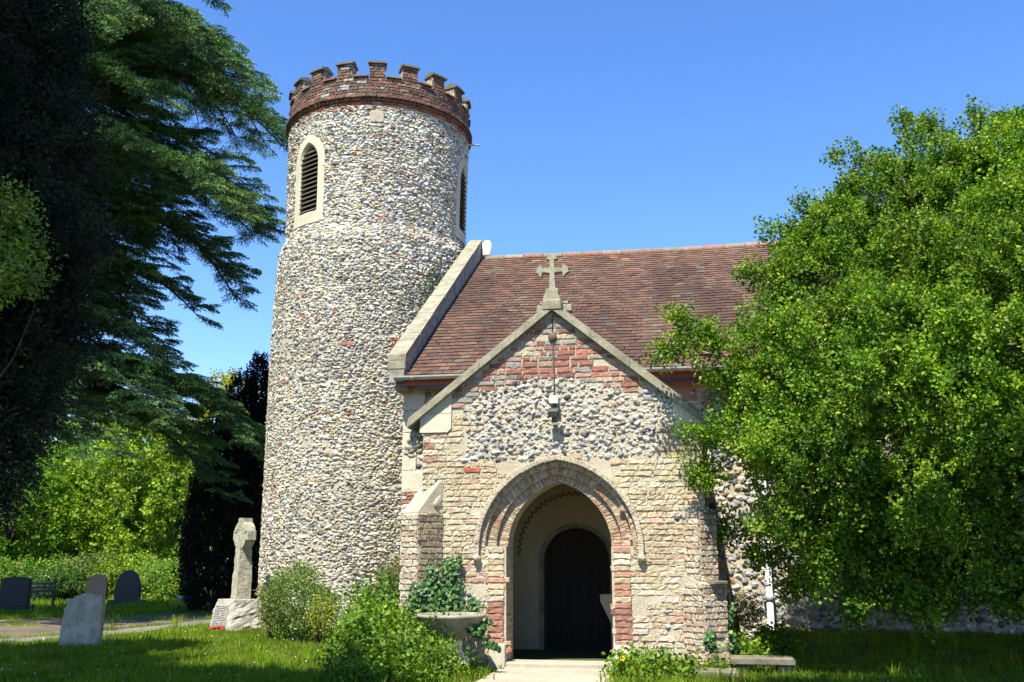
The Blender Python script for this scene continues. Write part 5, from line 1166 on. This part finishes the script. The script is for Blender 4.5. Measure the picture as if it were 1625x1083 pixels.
def cedar(root, base, H, prof, seed, nb, hmin, cols, wts, extra=()):
    rg = np.random.default_rng(seed); TM = [needle_spray(rg) for _ in range(5)]; LP = []; LZ = []; RL = []; mt = MB(); base = np.array(base, float)
    limb(mt, base, base + [0, 0, H], .42, .08, rg, .01, 14, 12)
    for b_ in range(nb + len(extra)):
        h = hmin + (H - hmin) * ((b_ + rg.random() * .8) / nb) ** .95; ph = b_ * 2.399 + rg.normal() * .3; R = np.interp(h, *prof) * rg.uniform(.72, 1.04)
        if b_ >= nb: h, ph, R = extra[b_ - nb]
        rise = rg.uniform(-.06, .16); t = np.linspace(0, 1, 14); d = np.array([cos(ph), sin(ph)]); per = np.array([-d[1], d[0]])
        zz = h + R * (rise * t * 1.4 + .12 * np.sin(t * 3) - .30 * t ** 3); sw = .12 * R * np.sin(t * 2.5 + rg.random() * 6) * t
        B = np.stack([base[0] + d[0] * R * t + per[0] * sw, base[1] + d[1] * R * t + per[1] * sw, base[2] + zz], 1)
        tube(mt, B, np.linspace(.10 * R / 5 + .03, .012, 14), 7)
        for i in range(int(R * 6.5)):
            u = .12 + .88 * (i + rg.random()) / (R * 6.5); p = np.array([np.interp(u, t, B[:, q]) for q in range(3)]); sd = 1 if i % 2 else -1
            l2 = R * .36 * (1 - u * .75) * rg.uniform(.6, 1.1) + .18; a = ph + sd * rg.uniform(.7, 1.15); e = np.array([cos(a), sin(a), rg.uniform(-.12, .12)]); q_ = p + e * l2; q_[2] -= .12 * l2 * l2
            tube(mt, [p, (p + q_) / 2 + [0, 0, .02], q_], [.018, .012, .005], 4, caps=False)
            m = max(2, int(l2 / .14)); 
            for j in range(m):
                v = (j + .5) / m; s = p + (q_ - p) * v; LP.append(s); aa = a + rg.normal() * .55; LZ.append((cos(aa), sin(aa), -.12 + rg.normal() * .16))
            LP.append(q_ - e * .1); LZ.append(e + [0, 0, -.25])
        LP.append(B[-1]); LZ.append((d[0], d[1], -.3))
    LP = np.array(LP); LZ = np.array(LZ); n = len(LP); c = green(rg, n, cols, wts, LP, 1.0, .2); k = rg.integers(0, 5, n)
    Z = nrm(LZ); Xr = np.cross(np.tile([0, 0, 1.], (n, 1)) + rg.normal(size=(n, 3)) * .18, Z)     # roll so the fan lies flat
    mb = MB()
    for j in range(5):
        s_ = k == j; X = nrm(Xr[s_]); Y = np.cross(Z[s_], X); Mx = np.stack([X, Y, Z[s_]], 2); tv, tf, tc = TM[j]; sc_ = rg.uniform(.8, 1.35, s_.sum())
        v = np.einsum('nij,nkj->nki', Mx, tv[None] * sc_[:, None, None]) + LP[s_][:, None]; cc = np.repeat(c[s_][:, None], len(tv), 1) * tc[None, :, None]
        mb.add(v.reshape(-1, 3), (tf[None] + (np.arange(s_.sum()) * len(tv))[:, None, None]).reshape(-1, 4), cc.reshape(-1, 3))
    local(mb.build('crown', M['leaf_dark']), root); local(mt.build('trunk', M['bark']), root)
cb = aty(-75, 1000, 20.5); cb = (cb[0], 20.5, 0)
root = empty('cedar', (cb[0], cb[1], .1), 'tall blue green cedar with tiered drooping boughs left of the tower', 'tree')
cedar(root, (cb[0], cb[1], 0), 21, ([3.4, 4.6, 6.0, 7.4, 8.6, 10.5, 13.5, 16.5, 19, 21], [5.4, 6.4, 5.6, 4.6, 5.5, 7.5, 8.0, 7.0, 5.0, 1.5]), 41, 104, 4.6, [(.065, .14, .045), (.1, .195, .055), (.035, .08, .035), (.18, .28, .08)], [4, 3, 2.6, 1.5], extra=[(5.6, .02, 6.8), (5.2, -.22, 6.0), (5.4, .22, 6.8), (4.9, -.42, 5.8)])
# ---------------------------------------------------------------- yew, dark mass at the left edge
def yew(name, lobes, n, seed, label, cat, cols, wts, trunk=None, mat='leaf_dark', L=.32, lw=.012, ll=.06, nl=46, updir=-.1, thin=0., rin=.6, camp=.3, scale=(.8, 1.3), outdir=.8):
    rg = np.random.default_rng(seed); TM = [leaf_cloud(rg, nl, L, lw, ll, r1=.05, up=.6) for _ in range(4)]; P, Nn = shell_points(rg, lobes, n, rin, camp=camp, thin=thin); n = len(P)
    Z = Nn * outdir + [0, 0, updir] + rg.normal(size=(n, 3)) * .35; c = green(rg, n, cols, wts, P, 1.2, .25); k = rg.integers(0, 4, n); mb = MB()
    for j in range(4): s_ = k == j; scatter(mb, TM[j][0], TM[j][1], P[s_], Z[s_], rg.uniform(*scale, s_.sum()), c[s_], rg, tcol=TM[j][2])
    lb_ = np.array(lobes); b_ = trunk if trunk is not None else (lb_[:, 0].mean(), lb_[:, 1].mean(), float(gz(lb_[:, 0].mean(), lb_[:, 1].mean())))
    root = empty(name, tuple(b_), label, cat); local(mb.build('crown', M[mat]), root); mt = MB(); top = max(lb_[:, 2]); b_ = np.array(b_)
    limb(mt, b_ - [0, 0, .2], (b_[0], b_[1], top), .16, .05, rg, .03, 12, 9)
    for l in lobes: limb(mt, (b_[0], b_[1], b_[2] + (l[2] - b_[2]) * .6), l[:3], .05, .015, rg, .1)
    local(mt.build('trunk', M['bark']), root); return root
YL = [lob(25, 60, 6.0, 88), lob(5, 230, 5.9, 105), lob(25, 400, 5.8, 100), lob(0, 540, 5.7, 85), lob(-25, 670, 5.6, 65), lob(-55, 750, 5.5, 55), lob(20, -80, 6.0, 80), lob(-150, 200, 5.7, 170), lob(-150, 500, 5.6, 160)]
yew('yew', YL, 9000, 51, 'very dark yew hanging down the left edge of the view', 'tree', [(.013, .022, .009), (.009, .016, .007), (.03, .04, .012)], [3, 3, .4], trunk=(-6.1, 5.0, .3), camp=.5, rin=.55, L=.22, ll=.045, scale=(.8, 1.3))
# sunlit holly sprig pushing in at the left edge
bushy('holly_bush', [lob(0, 345, 5.0, 36, .3), lob(12, 430, 5.0, 40, .3), lob(-30, 400, 5.0, 70, .4)], 330, 52, .016, .036, .15, 16, [(.12, .2, .02), (.2, .25, .02), (.06, .12, .015)], [3, 2, 2], 'glossy sunlit evergreen sprigs at the left edge in front of the dark yew', 'shrub', mat='ivy', stems=3, base=(-4.9, 4.7, .3), rin=.3, trunk_r=.01)
# ---------------------------------------------------------------- Irish yews (dark columns) by the tower
yy = 27.0; CY = []
for px, top, base_r in ((330, 715, 24), (350, 665, 20), (371, 602, 11), (390, 594, 10), (408, 572, 12), (430, 590, 14), (345, 760, 38), (385, 700, 38), (412, 690, 34)):
    for py in np.arange(top + base_r, 940, base_r * 1.1): k_ = min(1, (py - top) / 130.); CY.append(lob(px, py, yy, base_r * (.45 + .75 * k_) + 7 * k_, kz=1.5))
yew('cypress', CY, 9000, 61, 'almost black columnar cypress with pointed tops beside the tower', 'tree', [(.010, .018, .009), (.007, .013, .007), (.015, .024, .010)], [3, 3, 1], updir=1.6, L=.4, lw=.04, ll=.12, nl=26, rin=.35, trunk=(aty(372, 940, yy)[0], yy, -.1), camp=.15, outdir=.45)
# ---------------------------------------------------------------- broadleaved trees behind the graves
def far_tree(px, py, y, r, h, seed, cols, wts, label, n=2600, leaf=.13, g='trees behind the graveyard'):
    c = aty(px, 900, y); rg = np.random.default_rng(seed); lobes = []
    for i in range(9):
        a = rg.random() * 2 * pi; q = rg.random() ** .5; z = h * rg.uniform(.22, .86); k_ = sqrt(max(.1, 1 - ((z / h - .45) / .55) ** 2)); lobes.append((c[0] + cos(a) * r * .55 * q * k_, y + sin(a) * r * .5 * q, z, r * .52 * rg.uniform(.8, 1.2), r * .5, h * .2))
    lobes.append((c[0], y, h * .5, r * .75, r * .6, h * .38))
    bushy('broadleaf_tree', lobes, n, seed + 1, leaf, leaf * 1.2, .6, 13, cols, wts, label, 'tree', stems=7, rin=.62, base=(c[0], y, -.1), group=g, scale=(.8, 1.5), amp=.28, fr=.45, thin=.28, trunk_r=.16, updir=.25, outdir=1.)
BG1 = [(.11, .23, .016), (.07, .17, .014), (.16, .28, .02)]; BG2 = [(.21, .31, .018), (.15, .25, .014), (.1, .18, .012)]; BG3 = [(.05, .12, .02), (.04, .09, .015), (.08, .16, .02)]
for i, (px, y, r, h, cl, lab) in enumerate(((15, 46, 4.6, 7.6, BG1, 'rounded mid green tree at the left edge behind the graves'), (105, 50, 4.6, 8.2, BG1, 'mid green tree behind the old pale headstone'), (190, 47, 4.4, 8.6, BG2, 'yellow green tree behind the two dark arched headstones'), (265, 45, 3.8, 8.8, BG2, 'pale lime tree just left of the cypress'), (322, 62, 4.2, 13.6, [(.3, .3, .02), (.24, .27, .02), (.16, .2, .02)], 'golden topped tree showing above a cedar bough'), (60, 62, 6, 12.0, BG3, 'taller dark green tree farther back on the left'), (205, 64, 6, 12.2, BG3, 'taller dark green tree behind the yellow green one'), (-90, 50, 6, 11, BG1, 'mid green tree beyond the left edge of the view'), (-220, 44, 6, 10, BG3, 'dark green tree far beyond the left edge of the view'), (420, 70, 6, 12, BG3, 'dark green tree far behind the tower'))):
    far_tree(px, 0, y, r, h, 100 + i * 3, cl, [3, 3, 2], lab, n=2300 if px > -50 else 900)
for i, (px, y, rp, pyc, cl, lab) in enumerate(((40, 36, 55, 925, BG1, 'clipped looking hedge bush behind the flat topped headstone'), (130, 38, 60, 918, [(.15, .2, .04), (.11, .17, .03), (.2, .25, .06)], 'sprawling bramble bush behind the round topped headstone'), (205, 37.5, 45, 915, BG2, 'light green bush behind the large arched headstone'), (268, 36, 48, 920, [(.16, .28, .03), (.12, .22, .025), (.2, .3, .04)], 'bright leafy bush right of the arched headstones'), (-40, 35, 50, 920, BG1, 'hedge bush beyond the left edge of the view'), (90, 34.5, 32, 940, BG3, 'small dark green bush between the headstones'))):
    c = aty(px, pyc, y); s_ = rp * hypot(c[0], y) / F
    bushy('hedge_bush', [(c[0], y, .4, s_ * 1.2, 1.3, c[2] - .1 + s_ * .3), (c[0] - s_ * .6, y + .3, .5, s_ * .7, 1., c[2] * .9), (c[0] + s_ * .6, y, .4, s_ * .75, 1.1, c[2] * .8)], 900, 200 + i, .08, .1, .4, 14, cl, [3, 3, 2], lab, 'bush', stems=4, rin=.6, group='bushes behind the graveyard', base=(c[0], y, -.1), amp=.25, fr=.9, cutz=cz_, camp=.4)
# wooded horizon all round
mb = MB(); rg = np.random.default_rng(9); TM = leaf_cloud(rg, 10, 1.6, .8, .9); n = 5200; a = rg.uniform(-80, 80, n); rr = rg.uniform(95, 118, n); hh = 8 + 4 * vnoise(np.stack([a * .25, 0 * a, 0 * a], 1)); P = np.stack([rr * np.sin(np.radians(a)), rr * np.cos(np.radians(a)), rg.random(n) ** .6 * hh], 1)
scatter(mb, TM[0], TM[1], P, rg.normal(size=(n, 3)) + [0, -.5, .7], rg.uniform(.8, 1.5, n), green(rg, n, BG3, [1, 1, 1], P, .08, .3), rg, tcol=TM[2]); tag(mb.build('distant_wood', M['leaf']), 'far green woodland beyond the churchyard', 'wood', kind='stuff')
# ---------------------------------------------------------------- tall trees south of the viewpoint whose shade falls across the lawn
def shade_tree(base, lobes, seed, label, n=900):
    bushy('shade_tree', lobes, n, seed, .2, .25, .7, 16, BG3, [1, 1, 1], label, 'tree', stems=5, base=base, rin=.3, scale=(.8, 1.5), trunk_r=.22, group='trees around the viewpoint')
shade_tree((-9.5, .5, .2), [(-7.6, 1.7, 12.4, 2.4, 1.9, 1.6), (-7.5, 3.7, 10.4, 1.5, .85, .8), (-6.0, 4.05, 10.2, 1.0, .8, .7), (-6.9, 3.9, 10.3, 1.0, .75, .7), (-10.3, 6.3, 12.2, 1.3, .75, .8), (-9.6, 3.6, 12.4, 1.4, 1.1, 1.2), (-5.6, 1.5, 12, 1.6, 1.4, 1.2)], 71, 'tall broadleaved tree left of the viewpoint, its crown above the frame', 2800)
shade_tree((4.5, .5, .2), [(1.0, 4.1, 10.6, 1.3, .85, .7), (2.4, 4.0, 10.6, 1.4, .85, .7), (-.2, 3.0, 11, .8, .5, .6)], 72, 'tall broadleaved tree right of the viewpoint, its crown above the frame', 1100)
